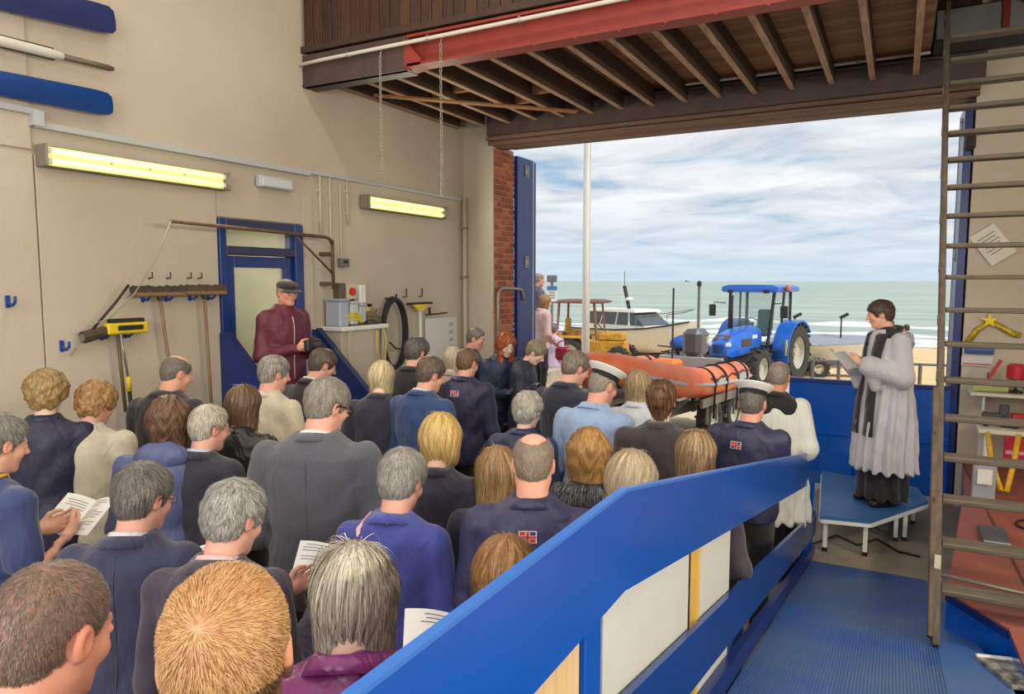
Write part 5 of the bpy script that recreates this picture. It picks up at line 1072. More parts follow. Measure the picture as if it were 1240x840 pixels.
def strands(f, roots, hp, style, g, s, n, steps, lo, hi, width, c1, c2, curl=0.0, rs=None):
    if len(roots) == 0: return None
    r = rs.choice(len(roots), n); p = roots[r]+rs.normal(0, .0025*s, (n, 3))
    crown = np.array(hp.get('crown', (.008, -.055, .112)))*s; gg = np.asarray(g)
    gw = hp.get('gw', {'short': .12, 'crop': .06, 'fringe': .25, 'curly': .25}.get(style, 1.3))
    comb = np.array(hp.get('comb', (0, 0, 0)), float)
    L = rs.uniform(lo, hi, n)*s; lift = rs.uniform(.0, hp.get('lift', .004), n)*s
    d0, nn = grad(f, p, .003); p = p-(d0[:, None])*nn
    ph = rs.uniform(0, 6.28, n); pts = []; nor = []
    jit = rs.normal(0, hp.get('jit', .25), (n, 3))
    for k in range(steps+1):
        d0, nn = grad(f, p, .003)
        off = lift*(k/steps)+.0012*s
        p = p+np.clip(off-d0, -.006, .006)[:, None]*nn
        pts.append(p.copy()); nor.append(nn)
        out = p-crown; out /= np.maximum(nrm(out), 1e-6)[:, None]
        fl = out+gg*gw+comb+jit*.5
        if curl: 
            side = np.cross(nn, fl); fl = fl+curl*np.sin(ph+k*2.1)[:, None]*side
        fl = fl-(fl*nn).sum(1)[:, None]*nn*(1-hp.get('out', .0)); fl /= np.maximum(nrm(fl), 1e-6)[:, None]
        p = p+fl*(L/steps)[:, None]
    if style in ('bob', 'long', 'wavy', 'bun', 'curly'):          # keep the face clear
        A_ = np.stack(pts)/s; bad = ((A_[..., 1] > .040) & (np.abs(A_[..., 0]) < .056) & (A_[..., 2] < .062) & (A_[..., 2] > -.16)).any(0); keep = ~bad
        pts = [a[keep] for a in pts]; nor = [a[keep] for a in nor]; n = int(keep.sum())
        if n == 0: return None
    V = np.zeros((n, (steps+1)*2, 3))
    for k in range(steps+1):
        t = pts[min(k+1, steps)]-pts[max(k-1, 0)]; t /= np.maximum(nrm(t), 1e-6)[:, None]
        wv = np.cross(t, nor[k]); wv /= np.maximum(nrm(wv), 1e-6)[:, None]
        w = width*s*(1-.75*(k/steps)**2)
        V[:, 2*k] = pts[k]-wv*w; V[:, 2*k+1] = pts[k]+wv*w
    base = (np.arange(n)*(steps+1)*2)[:, None]
    Q = np.concatenate([base+np.array([[2*k, 2*k+1, 2*k+3, 2*k+2]]) for k in range(steps)])
    m = rs.uniform(0, 1, n)[:, None]; m = m**hp.get('mixp', 1.0)
    c = (linc(c1)*(1-m)+linc(c2)*m)*rs.uniform(.82, 1.15, n)[:, None]
    C = np.repeat(c[:, None, :], (steps+1)*2, 1).reshape(-1, 3)
    return V.reshape(-1, 3), Q, C
def hand_mesh(curl=.5, spread=.12, thumb=0.0, h=.0045):
    """right hand, wrist at origin, fingers +Y, back of hand +Z"""
    fing = [(-.029, .088, .070, .0088), (-.0095, .093, .078, .0090), (.010, .090, .072, .0086), (.028, .081, .056, .0078)]
    segs = []
    for i, (x, y0, ln, r) in enumerate(fing):
        p = A3(x, y0-.012, .002); a = -.10; sp = -spread*(1.5-i)/1.5
        for k, fr in enumerate((.46, .30, .24)):
            a += curl*(.55, .75, .6)[k]*(1+.06*i); d = A3(sin(sp)*-1*cos(a)*-1 if False else sin(-sp)*-cos(a), cos(sp)*cos(a), -sin(a)); q = p+d*ln*fr
            segs.append((p, q, r*(1-.07*k), r*(1-.07*(k+1)))); p = q
    t0 = A3(-.026, .022, -.004); t1 = A3(-.050, .050, -.012-thumb*.01); t2 = A3(-.053, .078, -.014-thumb*.018); t3 = A3(-.046, .098, -.014-thumb*.026)
    def f(P):
        d = smin(ell(P, (0, .050, 0), (.041, .054, .0145)), rcone(P, (0, -.03, 0), (0, .03, 0), .024, .023), .02)
        d = smin(d, rcone(P, t0, t1, .0145, .0115), .012); d = smin(d, rcone(P, t1, t2, .0112, .0098), .004); d = smin(d, rcone(P, t2, t3, .0098, .0078), .004)
        for i in range(4):
            e = None
            for k in range(3):
                a, b, ra, rb = segs[i*3+k]; c = rcone(P, a, b, ra, rb); e = c if e is None else smin(e, c, .003)
            d = smin(d, e, .006)
        return d
    return surface_nets(f, (-.085, -.06, -.085), (.07, .20, .03), h)
HANDS = {'book': hand_mesh(.55, .10, .6), 'relax': hand_mesh(.38, .10), 'grip': hand_mesh(1.15, .06, 1.0)}
def frame_to(d, upv):
    d = np.asarray(d, float); d = d/np.linalg.norm(d); u = np.asarray(upv, float); u = u-d*(u@d); u /= np.linalg.norm(u); return np.stack([np.cross(d, u), d, u], 1)
FAB = {}
def fabric(col, kind='wool'):
    k = (tuple(col), kind)
    if k in FAB: return FAB[k]
    nm = 'fabric_%s_%d' % (kind, len(FAB))
    if kind == 'leather': m = mat(nm, col, .32, bump=.35, bscale=28, var=.15)
    elif kind == 'puffer': m = mat(nm, col, .38, bump=.3, bscale=22, var=.12)
    elif kind == 'shell': m = mat(nm, col, .55, bump=.25, bscale=26, var=.10, vscale=9)
    elif kind == 'linen': m = mat(nm, col, .85, bump=.3, bscale=30, var=.07, vscale=5, stretch=(1, 1, .5))
    elif kind == 'tweed': m = mat(nm, col, .9, bump=.4, bscale=420, var=.22, vscale=260, detail=2)
    else: m = mat(nm, col, .82, bump=.22, bscale=34, var=.12, vscale=14)
    b = m.node_tree.nodes['Principled BSDF']; nt = m.node_tree; N = nt.nodes.new
    tc = N('ShaderNodeTexCoord'); mp = N('ShaderNodeMapping'); mp.inputs['Scale'].default_value = (1, 1, .55); nt.links.new(tc.outputs['Object'], mp.inputs[0]); ns = N('ShaderNodeTexNoise'); ns.inputs['Scale'].default_value = 8; ns.inputs['Detail'].default_value = 2.5; ns.inputs['Distortion'].default_value = 1.6
    nt.links.new(mp.outputs[0], ns.inputs[0]); bp = N('ShaderNodeBump'); bp.inputs['Strength'].default_value = .55; bp.inputs['Distance'].default_value = .03; nt.links.new(ns.outputs[0], bp.inputs['Height'])
    old = b.inputs['Normal'].links[0].from_socket if b.inputs['Normal'].links else None
    if old is not None: nt.links.new(bp.outputs[0], old.node.inputs['Normal'])
    else: nt.links.new(bp.outputs[0], b.inputs['Normal'])
    if kind in ('wool', 'tweed', 'linen'): b.inputs['Sheen Weight'].default_value = .25; b.inputs['Sheen Roughness'].default_value = .5
    FAB[k] = m; return m
PEOPLE = []
def person(label, px, ytop, h, yaw, bow=20, hyaw=0, tilt=0, w=1.0, lean=.03, top=(40, 42, 60), kind='wool', collar=None, trous=(35, 36, 45), hair=None, skin=(224, 172, 148),
           arms='book', head=1.0, z0=0.0, fem=0, belly=0.0, hem=.46, extras=None, group=None, long_sleeve=True, armpts=None, pos=None, reach=(0, 0, 0), eyes=False, under=None, sholders=1.0, seed=None, legs=True):
    seed = seed if seed is not None else len(PEOPLE)*1.37; rs = np.random.default_rng(int(seed*100)+11)
    hair = dict(hair or {}); style = hair.get('style', 'short')
    # ---- skeleton (local: feet at origin, +Y forward, +X the person's right)
    def cyz(z): return lean*np.clip((z-.50*h)/(.34*h), 0, 1.3)**1.6
    S = np.array([.0, .0, .0]); W = w*h/1.75; HS = head*(.94 if fem else .96)
    nbz = .842*h; NB = A3(0, cyz(nbz)-.012, nbz)
    R = rotz(-RAD(hyaw)) @ rotx(-RAD(bow)) @ roty(RAD(tilt))
    piv = NB+A3(0, .016+bow*.0009, .040*h/1.75)
    HC = piv+R @ A3(0, .022, .098*HS); neckr = (.050 if fem else .060)*min(1.12, W**.5)
    loc_nb = R.T @ (NB+A3(0, 0, -.05)-HC); g = R.T @ A3(0, 0, -1)
    # ---- where it stands
    if pos is None:
        tp = .121*HS+hair.get('t', .012)*HS; topl = HC+R @ A3(0, -.014*HS, .036*HS); dirs = R @ A3(0, 0, 1)
        topz = topl[2]+(.083*HS+hair.get('t', .012)*HS)
        if 'hat' in hair: topz += hair['hat']
        az = ray(px, ytop); psi = math.atan2(az[1], az[0]); face = psi-RAD(yaw); rz = face-pi/2
        Q = onz(px, ytop, topz+z0); off = rotz(rz) @ A3(topl[0], topl[1], 0); loc = A3(Q[0]-off[0], Q[1]-off[1], z0)
    else:
        az = ray(px, ytop); psi = math.atan2(az[1], az[0]); rz = psi-RAD(yaw)-pi/2; loc = A3(*pos)
    dep = float((loc+A3(0, 0, 1.6)-CAMP) @ FW); hh = .0042 if dep < 1.6 else (.0055 if dep < 3.2 else (.0068 if dep < 6 else .0085))
    fine = .012 if dep < 2.6 else (.015 if dep < 5 else .019)
    sk = linc(skin)
    # ---- body: head and neck, hands, trunk and limbs in one mesh
    hs = lambda P: head_sdf(P, HS, loc_nb, neckr, fem)
    nlo = np.minimum(loc_nb-.075, A3(-.1, -.125, -.135)*HS); nhi = np.maximum(loc_nb+.075, A3(.1, .135, .135)*HS)
    v, q = surface_nets(hs, nlo, nhi, hh)
    p = v/HS; X = np.abs(p[:, 0])
    red = np.clip(1-nrm(np.stack([X-.042, p[:, 1]-.075, p[:, 2]+.025], 1))/.035, 0, 1)+np.clip(1-nrm(p-A3(0, .11, -.02))/.022, 0, 1)+.8*sstep(.07, .082, X)*(np.abs(p[:, 2]) < .04)
    lips = (np.clip(1-nrm(np.stack([X*.45, (p[:, 1]-.092)*.8, (p[:, 2]+.056)*1.5], 1))/.0135, 0, 1))
    C = sk*(1-np.clip(red, 0, 1)[:, None]*np.array([.03, .20, .20]))*(1-np.clip(lips*1.6, 0, 1)[:, None]*np.array([.18, .45, .38]))
    brow = np.exp(-((X-.031)/.018)**2-((p[:, 2]-.0235-.10*(.03-np.abs(X-.031)))/.0042)**2)*(p[:, 1] > .055)
    C = C*(1-np.clip(brow*1.1, 0, .8)[:, None])+linc(hair.get('c1', (90, 70, 55)))*np.clip(brow*1.1, 0, .8)[:, None]*.8
    hv = v @ R.T+HC; parts = [(hv, q, C)]
    sx, sz = .178*W*sholders, .792*h
    sh = [A3(s_*sx, cyz(sz)-.01, sz) for s_ in (-1, 1)]
    lay = {'book': ((.225, .00, .615), (.085, .285, .655)), 'low': ((.235, -.01, .615), (.075, .255, .575)), 'down': ((.232, -.015, .62), (.235, .05, .475)),
           'clasp': ((.24, -.005, .61), (.055, .215, .515)), 'high': ((.225, .07, .63), (.075, .26, .735))}
    if armpts is None:
        e_, w_ = lay[arms]; el = [A3(s_*e_[0]*W, e_[1]+cyz(.62*h), e_[2]*h) for s_ in (-1, 1)]; wr = [A3(s_*w_[0]*W+reach[0], w_[1]+lean+belly*.5+reach[1], w_[2]*h+reach[2]) for s_ in (-1, 1)]
    else:
        el = [A3(*armpts[0]), A3(*armpts[2])]; wr = [A3(*armpts[1]), A3(*armpts[3])]
    hd = {'book': 'book', 'low': 'book', 'down': 'relax', 'clasp': 'relax', 'high': 'grip'}[arms]
    for i, s_ in enumerate((-1, 1)):
        d = wr[i]-el[i]; d = d/np.linalg.norm(d)
        if arms in ('book', 'low', 'high'): dd = d*.6+A3(-s_*.35, .55, .12); upv = A3(s_*.85, -.15, -.45) if arms != 'high' else A3(s_*.4, -.2, .8)
        elif arms == 'clasp': dd = d*.6+A3(-s_*.6, .2, -.2); upv = A3(s_*.2, .9, .2)
        else: dd = d; upv = A3(s_, 0, .1)
        Fm = frame_to(dd, upv); v, q = HANDS[hd]; v = v*(.92 if fem else 1.0)*h/1.75
        if s_ < 0: v = v*A3(-1, 1, 1); q = q[:, ::-1]
        parts.append((v @ Fm.T+wr[i]+d*.012, q, sk*.97))
    zs = np.array([.44, .50, .55, .62, .70, .77, .805, .825, .842, .858])*h
    ta = np.array([.150, .168, .168, .152+belly*.35, .168, .178, .168, .132, .088, .060])*W; tb = np.array([.105, .120, .122, .108+belly*.5, .118, .116, .100, .084, .070, .060])*W
    if fem: ta = ta*np.array([1.05, 1.08, 1.03, .94, .95, .93, .93, .93, .93, .93])
    ta[3:8] *= sholders
    tcy = cyz(zs)+np.array([0, 0, .005, .012+belly*.6, .008+belly*.3, 0, -.01, -.016, -.018, -.012])
    def trunk(P, o):
        d = column(P, zs, ta+o, tb+o, tcy, e=2.25)
        d = smin(d, ell(P, (0, tcy[6], .797*h), (.165*W*sholders+o, .080*W+o, .040*W+o)), .04)
        return d
    def armf(P, i, o, sl=1.0):
        u = rcone(P, sh[i], el[i], .056*W+o, .045*W+o); f_ = rcone(P, el[i], el[i]+(wr[i]-el[i])*sl, .045*W+o, .031*W**.5+o*.9); return smin(u, f_, .03)
    hipz = .50*h
    lp = [[A3(s_*.088*W, 0, hipz), A3(s_*.092*W, .012, .275*h), A3(s_*.095*W, -.012, .055*h)] for s_ in (-1, 1)]
    def legf(P, o):
        d = None
        for a in lp:
            e = smin(rcone(P, a[0], a[1], .082*W+o, .056*W+o), rcone(P, a[1], a[2], .056*W+o, .040*W+o), .04); d = e if d is None else smin(d, e, .02)
        return smin(d, ell(P, (0, -.01, .50*h), A3(.155*W, .105*W, .085*h)+np.broadcast_to(np.asarray(o, float), (len(P),))[:, None]), .05)
    def bodyf(P):
        d = trunk(P, -.016); d = smin(d, smin(armf(P, 0, -.012), armf(P, 1, -.012), .02), .03); return smin(d, legf(P, -.016), .03)
    ext = np.concatenate([el, wr, sh]); lo = np.minimum(ext.min(0)-.09, A3(-.22*W, -.19, .40*h)); hi = np.maximum(ext.max(0)+.09, A3(.22*W, .19+belly+lean, .88*h))
    if legs: v, q = surface_nets(bodyf, A3(lo[0], lo[1], .02), hi, .028, 0); parts.append((v, q, sk))
    body = link('person', np_mesh('person', parts), SKIN); body.location = loc; body.rotation_euler = (0, 0, rz)
    tag(body, label, 'person', group)
    # ---- clothes
    o = {'wool': .016, 'tweed': .018, 'shell': .020, 'puffer': .030, 'leather': .016, 'linen': .012}[kind]
    def topf(P):
        d = trunk(P, o); hemz = hem*h
        sl = .93 if long_sleeve else .12
        if long_sleeve: a = smin(armf(P, 0, o*.85, sl), armf(P, 1, o*.85, sl), .015)
        else:
            a = None
            for i in (0, 1):
                c = rcone(P, sh[i], sh[i]+(el[i]-sh[i])*.72, .060*W+o, .056*W+o); a = c if a is None else np.minimum(a, c)
        d = smin(d, a, .022)
        d = smax(d, hemz-P[:, 2], .012)
        am = .0028 if kind != 'puffer' else .006
        zz = P[:, 2]
        if kind == 'puffer': d = d-.010*np.abs(np.sin(zz*42))
        d = d+am*np.sin(zz*33+5*np.sin(P[:, 0]*9+seed)+3*P[:, 1])+am*.8*wob(P, 23, seed)
        return d
    v, q = surface_nets(topf, lo-.03, hi+.04, fine)
    nm = {'shell': 'jacket', 'puffer': 'padded_jacket', 'leather': 'jacket', 'wool': 'jacket', 'tweed': 'suit_jacket', 'linen': 'shirt'}[kind]
    jk = link(nm, np_mesh(nm, [(v, q, None)]), fabric(top, kind), body)
    # collar: a folded band standing round the neck, open at the throat
    def collar_band(name, r0, rise, flare, fall, thick, m_, par):
        ax = HC-NB; ax = ax/np.linalg.norm(ax)*.55+A3(0, 0, .45); ax = ax/np.linalg.norm(ax); a0 = NB+A3(0, -.006, -.012)
        ux = A3(1, 0, 0); uy = np.cross(ax, ux); V = []; n_ = 26
        for k in range(n_+1):
            th = -pi/2+(k/n_-.5)*RAD(290); f_ = abs(k/n_-.5)*2; dirv = ux*cos(th)+uy*sin(th)*1.06; rs_ = rise*(1-.55*f_**2); fl_ = fall*(1+.5*f_**3)
            top_ = a0+ax*rs_
            for r_, q_ in ((r0, a0-ax*.02+dirv*(r0+.004)), (0, top_+dirv*r0), (0, top_+dirv*(r0+thick)+ax*.003), (0, top_+dirv*(r0+flare+thick)-ax*fl_), (0, top_+dirv*(r0+flare)-ax*(fl_+.002)), (0, top_+dirv*(r0+thick*.6)-ax*.006)): V.append(q_)
        m_b = MB(); m_b.loft([V[6*k:6*k+6] for k in range(n_+1)]); return m_b.build(name, m_, par, True)
    cr = neckr+(.014 if kind != 'puffer' else .022)
    collar_band('collar', cr, .026 if kind != 'puffer' else .045, .020, .034, .005 if kind != 'puffer' else .014, fabric(top, kind), jk)
    if collar is not None: collar_band('shirt_collar', neckr+.004, .040, .008, .028, .003, fabric(collar, 'linen'), body)
    if legs:
        def trf(P): return smax(smax(legf(P, .010*np.clip((P[:, 2]*0+.46*h-P[:, 2])*12+.3, -.6, 1))+.003*wob(P, 20, seed), P[:, 2]-.52*h, .01), .045*h-P[:, 2], .008)
        v, q = surface_nets(trf, A3(-.30*W, -.22, .02), A3(.30*W, .22, .6*h), .022); link('trousers', np_mesh('trousers', [(v, q, None)]), fabric(trous), body)
        for s_, a in zip((-1, 1), lp):
            fx = a[2][0]
            def shf(P): return smax(smin(rcone(P, (fx, -.05, .045), (fx+s_*.02, .15, .03), .045, .038), rcone(P, (fx, -.03, .04), (fx, -.02, .10), .045, .042), .02), .003-P[:, 2], .004)
            v, q = surface_nets(shf, A3(fx-.08, -.12, -.01), A3(fx+.08, .22, .15), .014); link('shoe', np_mesh('shoe', [(v, q, None)]), mat('shoe_leather', (26, 24, 24), .35), body)
    # ---- hair
    if style != 'none':
        f = hair_sdf(style, dict(hair, seed=seed), g, HS); Lh = hair.get('L', .12) if style in ('bob', 'long', 'wavy', 'bun') else .0
        e = .10+hair.get('t', .012)+.02; pts = np.array([[e, e+.04, e+.06], [-e, -e-.03, -.11]])*HS
        gL = g*Lh*HS; lo2 = np.minimum(pts.min(0), pts.min(0)+np.minimum(gL, 0)-(.03 if Lh else 0)); hi2 = np.maximum(pts.max(0), pts.max(0)+np.maximum(gL, 0))
        if style == 'bun': lo2 = np.minimum(lo2, A3(-.12, -.18, -.15))
        v, q = surface_nets(f, lo2, hi2, max(hh, .0055))
        c1, c2 = hair.get('c1', (70, 55, 45)), hair.get('c2', (110, 90, 75))
        cb = linc(hair['base']) if 'base' in hair else linc(c1)*.62+linc(c2)*.26; cv = cb*(.92+.16*rs.random((len(v), 1)))
        if 'whorl' in hair: wt = np.clip(1-nrm(v/HS-np.array(hair['crown']))/hair['whorl'], 0, 1)[:, None]; cv = cv*(1-wt)+linc(skin)*wt
        hp_ = [(v, q, cv)]
        near = dep < 1.6; n = int(hair.get('n', 5200 if near else (2600 if dep < 3.2 else (1300 if dep < 6 else 600)))*(1.7 if dep < 3.4 else 1.2))
        lo_, hi_ = hair.get('len', {'short': (.025, .05), 'crop': (.008, .016), 'fringe': (.015, .035), 'curly': (.03, .05)}.get(style, (.10, .20)))
        wd_ = hair.get('w', (.00045 if near else (.0008 if dep < 3.2 else .0016)))
        st = strands(f, v, hair, style, g, HS, n, 6 if style in ('bob', 'long', 'wavy', 'bun', 'curly') else 4, lo_, hi_, wd_, c1, c2, hair.get('curl', {'curly': 1.3, 'wavy': .7}.get(style, 0.0)), rs)
        if st is not None: hp_.append(st)
        hp_ = [(a @ R.T+HC, b, c) for a, b, c in hp_]
        link('hair', np_mesh('hair', hp_), HAIR, body)
    def place(me_mb, name, m, smooth=False, par=None):
        oo = me_mb.build(name, m, par or body, smooth); Mx = Matrix(np.block([[R, HC[:, None]], [np.zeros((1, 3)), np.ones((1, 1))]]).tolist()); oo.matrix_local = Mx; return oo
    if eyes:
        for s_ in (-1, 1):
            m_ = MB(); m_.lathe([(0.0001, -.011), (.008, -.008), (.011, 0), (.008, .0076), (.0045, .0101)], (s_*.031*HS, .0806*HS, .003*HS), 'y', 10); eo = place(m_, 'eye', mat('eye_white', (190, 182, 176), .25), True)
            m_ = MB(); m_.lathe([(.0062, 0), (.0001, .0012)], (s_*.031*HS, .0908*HS, .002*HS), 'y', 8); place(m_, 'iris', mat('eye_iris', (52, 44, 40), .2), True, eo).matrix_local = Matrix.Identity(4)
    ctx = dict(body=body, R=R, HC=HC, HS=HS, NB=NB, place=place, h=h, W=W, wr=wr, el=el, sh=sh, loc=loc, rz=rz, jacket=jk, topf=topf, cyz=cyz, lean=lean, g=g)
    for ex in (extras or []): ex(ctx)
    PEOPLE.append(ctx); return ctx
# ---- things people wear
def glasses(col=(40, 36, 34), thick=.0016):
    def fn(c):
        s = c['HS']; m = MB()
        for sg in (-1, 1):
            ring = [((sg*.033+.022*cos(a))*s, .099*s, (.001+.015*sin(a))*s) for a in np.linspace(0, 2*pi, 15)[:-1]]; m.tube(ring, thick, 5, closed=True)
            m.tube([(sg*.054*s, .097*s, .006*s), (sg*.076*s, .06*s, .008*s), (sg*.083*s, .0, .010*s), (sg*.083*s, -.018*s, -.004*s)], thick, 5)
        m.tube([(-.011*s, .100*s, .004*s), (.011*s, .100*s, .004*s)], thick, 5)
        fr = c['place'](m, 'glasses', mat('spectacle_frame_%d' % col[0], col, .35, .3))
        for sg in (-1, 1):
            ln = MB(); ln.add([((sg*.033+.021*cos(a))*s, .099*s, (.001+.0145*sin(a))*s) for a in np.linspace(0, 2*pi, 13)[:-1]], [tuple(range(12))])
            l = ln.build('lens', mat('lens_glass', (235, 240, 242), .05, alpha=.18), fr)
    return fn
def peaked_cap(crown=(236, 236, 232), band=(24, 24, 30)):
    def fn(c):
        s = c['HS']; sc = lambda pr: [(r*s, h*s) for r, h in pr]
        el_ = Matrix.Diagonal((.93, 1.12, 1)); rt_ = Matrix.Rotation(RAD(-6), 3, 'X')
        m = MB(); m.lathe(sc([(.089, .045), (.092, .078)]), (0, -.016*s, .0), 'z', 28, rt_ @ el_); bd = c['place'](m, 'cap_band', mat('cap_band', band, .8, bump=.2, bscale=300), 40)
        m = MB(); m.lathe(sc([(.091, .078), (.106, .092), (.124, .108), (.127, .113), (.122, .119), (.08, .121), (.03, .122), (.001, .122)]), (0, -.014*s, .0), 'z', 28, rt_ @ el_)
        c['place'](m, 'cap_crown', mat('cap_white', crown, .6, var=.04), 35)
        m = MB(); n = 13; a = [((.086+.045*t)*s, th, (.047-.025*t)*s) for t in (0, .5, 1) for th in np.linspace(RAD(28), RAD(152), n)]
        V = [(r*cos(th)*.95, r*sin(th)*1.1-.016*s, z) for r, th, z in a]; V2 = [(x, y, z-.004) for x, y, z in V]
        Fq = [(i*n+k, i*n+k+1, (i+1)*n+k+1, (i+1)*n+k) for i in range(2) for k in range(n-1)]
        m.add(V, Fq); m.add(V2, [f[::-1] for f in Fq]); c['place'](m, 'cap_peak', mat('cap_peak', (18, 18, 20), .2), 40)
    return fn
def flat_cap(col=(52, 50, 44)):
    def fn(c):
        s = c['HS']
        def f(P):
            p = P/s; d = ell(p, (0, .006, .062), (.090, .118, .050)); d = smax(d, .036+.16*p[:, 1]*0-p[:, 2]-.10*np.maximum(0, p[:, 1]-.05), .008); return d*s
        v, q = surface_nets(f, A3(-.11, -.14, 0)*s, A3(.11, .15, .13)*s, .007)
        o = link('flat_cap', np_mesh('flat_cap', [(v @ c['R'].T+c['HC'], q, None)]), fabric(col, 'tweed'), c['body'])
        m = MB(); n = 9; V = []
        for t in (0, 1):
            for th in np.linspace(RAD(35), RAD(145), n): V.append(((.085+.04*t)*s*cos(th), (.085+.055*t)*s*sin(th)+.012*s, (.042-.018*t)*s))
        m.add(V, [(k, k+1, n+k+1, n+k) for k in range(n-1)]); m.add([(x, y, z-.006) for x, y, z in V], [(k+n, n+k+1, k+1, k) for k in range(n-1)]); c['place'](m, 'cap_peak', fabric(col, 'tweed'))
    return fn
def badge(x, z, size=.045, back=True, kind='flag'):
    """small embroidered flag: white cross with red lines on red and blue"""
    def fn(c):
        h = c['h']; P0 = A3(x, (-.5 if back else .6), z*h); dirv = A3(0, 1 if back else -1, 0)
        t = 0.0
        for _ in range(40):
            d = c['topf']((P0+dirv*t)[None])[0]; t += max(d, .0005)*.8
            if d < .0008: break
        p = P0+dirv*(t-.002); _, n = grad(c['topf'], p[None], .004); n = n[0]; Fm = frame_to(A3(0, 0, 1), n); ux = np.cross(A3(0, 0, 1), n); ux /= np.linalg.norm(ux); uz = np.cross(n, ux)
        def quad(name, cx, cz, sx, sz, lift, col, par):
            m = MB(); m.add([p+ux*(cx+a*sx/2)*size+uz*(cz+b*sz/2)*size+n*(lift+k) for k in (0, .0012) for a, b in ((-1, -1), (1, -1), (1, 1), (-1, 1))], [(3, 2, 1, 0), (4, 5, 6, 7), (0, 1, 5, 4), (1, 2, 6, 5), (2, 3, 7, 6), (3, 0, 4, 7)])
            return m.build(name, mat('badge_%s' % col[0], col[1], .8), par)
        w_, r_, b_ = ('white', (226, 224, 226)), ('red', (206, 60, 60)), ('blue', (52, 62, 132))
        b0 = quad('flag_badge', 0, 0, 1.5, 1.0, .003, w_, c['jacket'])
        for i, (a, b, cc) in enumerate(((-.42, .29, r_), (.42, .29, b_), (-.42, -.29, b_), (.42, -.29, r_))): quad('flag_patch', a, b, .46, .30, .0045, cc, b0)
        quad('flag_cross', 0, 0, .22, .9, .0055, r_, b0); quad('flag_cross', 0, 0, 1.4, .16, .0055, r_, b0)
    return fn
BOOKS = []
def booklet(label, where, face, tiltd=35, open_=150, size=(.148, .21), spin=0.0):
    """open folded order of service; where = world point of the fold's middle, face = heading of the reader (radians)"""
    e = empty('booklet', where); tag(e, label, 'booklet', 'orders of service')
    e.rotation_euler = (RAD(tiltd), spin, face-pi/2)
    for sg in (-1, 1):
        m = MB(); n = 6; V = []; a = RAD((180-open_)/2)
        for k in range(n+1):
            t = k/n; x = sg*size[0]*t*cos(a); z = size[0]*t*sin(a)+.012*sin(t*pi)
            for y in (-size[1]/2, size[1]/2): V.append((x, y, z))
        m.add(V, [(2*k, 2*k+1, 2*k+3, 2*k+2) for k in range(n)]); m.add([(x, y, z-.0012) for x, y, z in V], [(2*k+2, 2*k+3, 2*k+1, 2*k) for k in range(n)])
        pg = m.build('page', PAPER, e, True)
        # printed lines
        m = MB(); rr = random.Random(len(BOOKS)*2+sg)
        for i in range(13):
            if rr.random() < .16: continue
            y = size[1]*(.42-.065*i); t0 = .1; t1 = rr.uniform(.5, .9)
            for k in range(4):
                ta, tb = t0+(t1-t0)*k/4, t0+(t1-t0)*(k+1)/4
                q = [(sg*size[0]*t*cos(a), yy, size[0]*t*sin(a)+.012*sin(t*pi)+.0008) for t in (ta, tb) for yy in (y-.0018, y+.0018)]
                m.add(q, [(0, 1, 3, 2)])
        m.build('text_lines', mat('print_grey', (120, 120, 126), .8), pg)
    BOOKS.append(e); return e
def held_book(c, label, dy=.0, dz=.015, dx=0.0, **k):
    w = (c['wr'][0]+c['wr'][1])/2; p = c['loc']+rotz(c['rz']) @ (w+A3(dx, .135+dy, dz)); return booklet(label, p, c['rz']+pi/2, **k)
def hood(col, kind='shell'):
    def fn(c):
        nb = c['NB']
        def f(P): return np.maximum(ell(P, nb+A3(0, -.085, -.015), (.125, .055, .075)), -ell(P, nb+A3(0, -.035, .05), (.085, .055, .075)))+.004*wob(P, 40, 1)
        v, q = surface_nets(f, nb-.2, nb+.2, .011); link('hood', np_mesh('hood', [(v, q, None)]), fabric(col, kind), c['jacket'])
    return fn
def shoulder_strap(col, side=-1):
    def fn(c):
        h = c['h']; pts = []
        for (x, y, z) in ((side*.10, .11, .70), (side*.095, .075, .80), (side*.09, .02, .835), (side*.095, -.06, .815), (side*.11, -.125, .74), (side*.14, -.145, .62), (side*.17, -.13, .52)):
            p = A3(x*c['W'], y+c['cyz'](z*h), z*h)
            for _ in range(8): d, n = grad(c['topf'], p[None], .004); p = p-(d[0]-.006)*n[0]
            pts.append(tuple(p))
        MB().tube(pts, .009, 6).build('bag_strap', mat('strap_%d' % col[0], col, .6), c['body'], True)
    return fn
def seam(col, back=True, z0=.83, z1=.50, r=.0022, name='back_seam'):
    def fn(c):
        h = c['h']; pts = []
        for z in np.linspace(z0, z1, 12):
            p = A3(0, (-.2 if back else .22)+c['cyz'](z*h), z*h)
            for _ in range(10): d, n = grad(c['topf'], p[None], .004); p = p-A3(0, d[0]*n[0][1], 0)
            pts.append(tuple(p))
        MB().tube(pts, r, 5).build(name, fabric(col), c['jacket'], True)
    return fn
def lanyard(col):
    def fn(c):
        h = c['h']; nb = c['NB']; pts = [nb+A3(.075*cos(a), .02+.075*sin(a), .0-.02*sin(a)) for a in np.linspace(pi*1.0, 0, 8)]
        pts = []
        for a in np.linspace(-.6, pi+.6, 14): pts.append(nb+A3(.082*cos(a), -.0-.078*sin(a)*.9, -.005-.012*sin(a)))
        pts = [A3(.03, .16, .66*h)]+pts[::1]+[A3(-.03, .16, .66*h)]; out = []
        for p in pts:
            for _ in range(6): d, n = grad(c['topf'], p[None], .004); p = p-min(0, d[0]-.006)*n[0]
            out.append(tuple(p))
        MB().tube(out, .008, 6).build('lanyard', mat('lanyard_gold', col, .6), c['body'], True)
    return fn
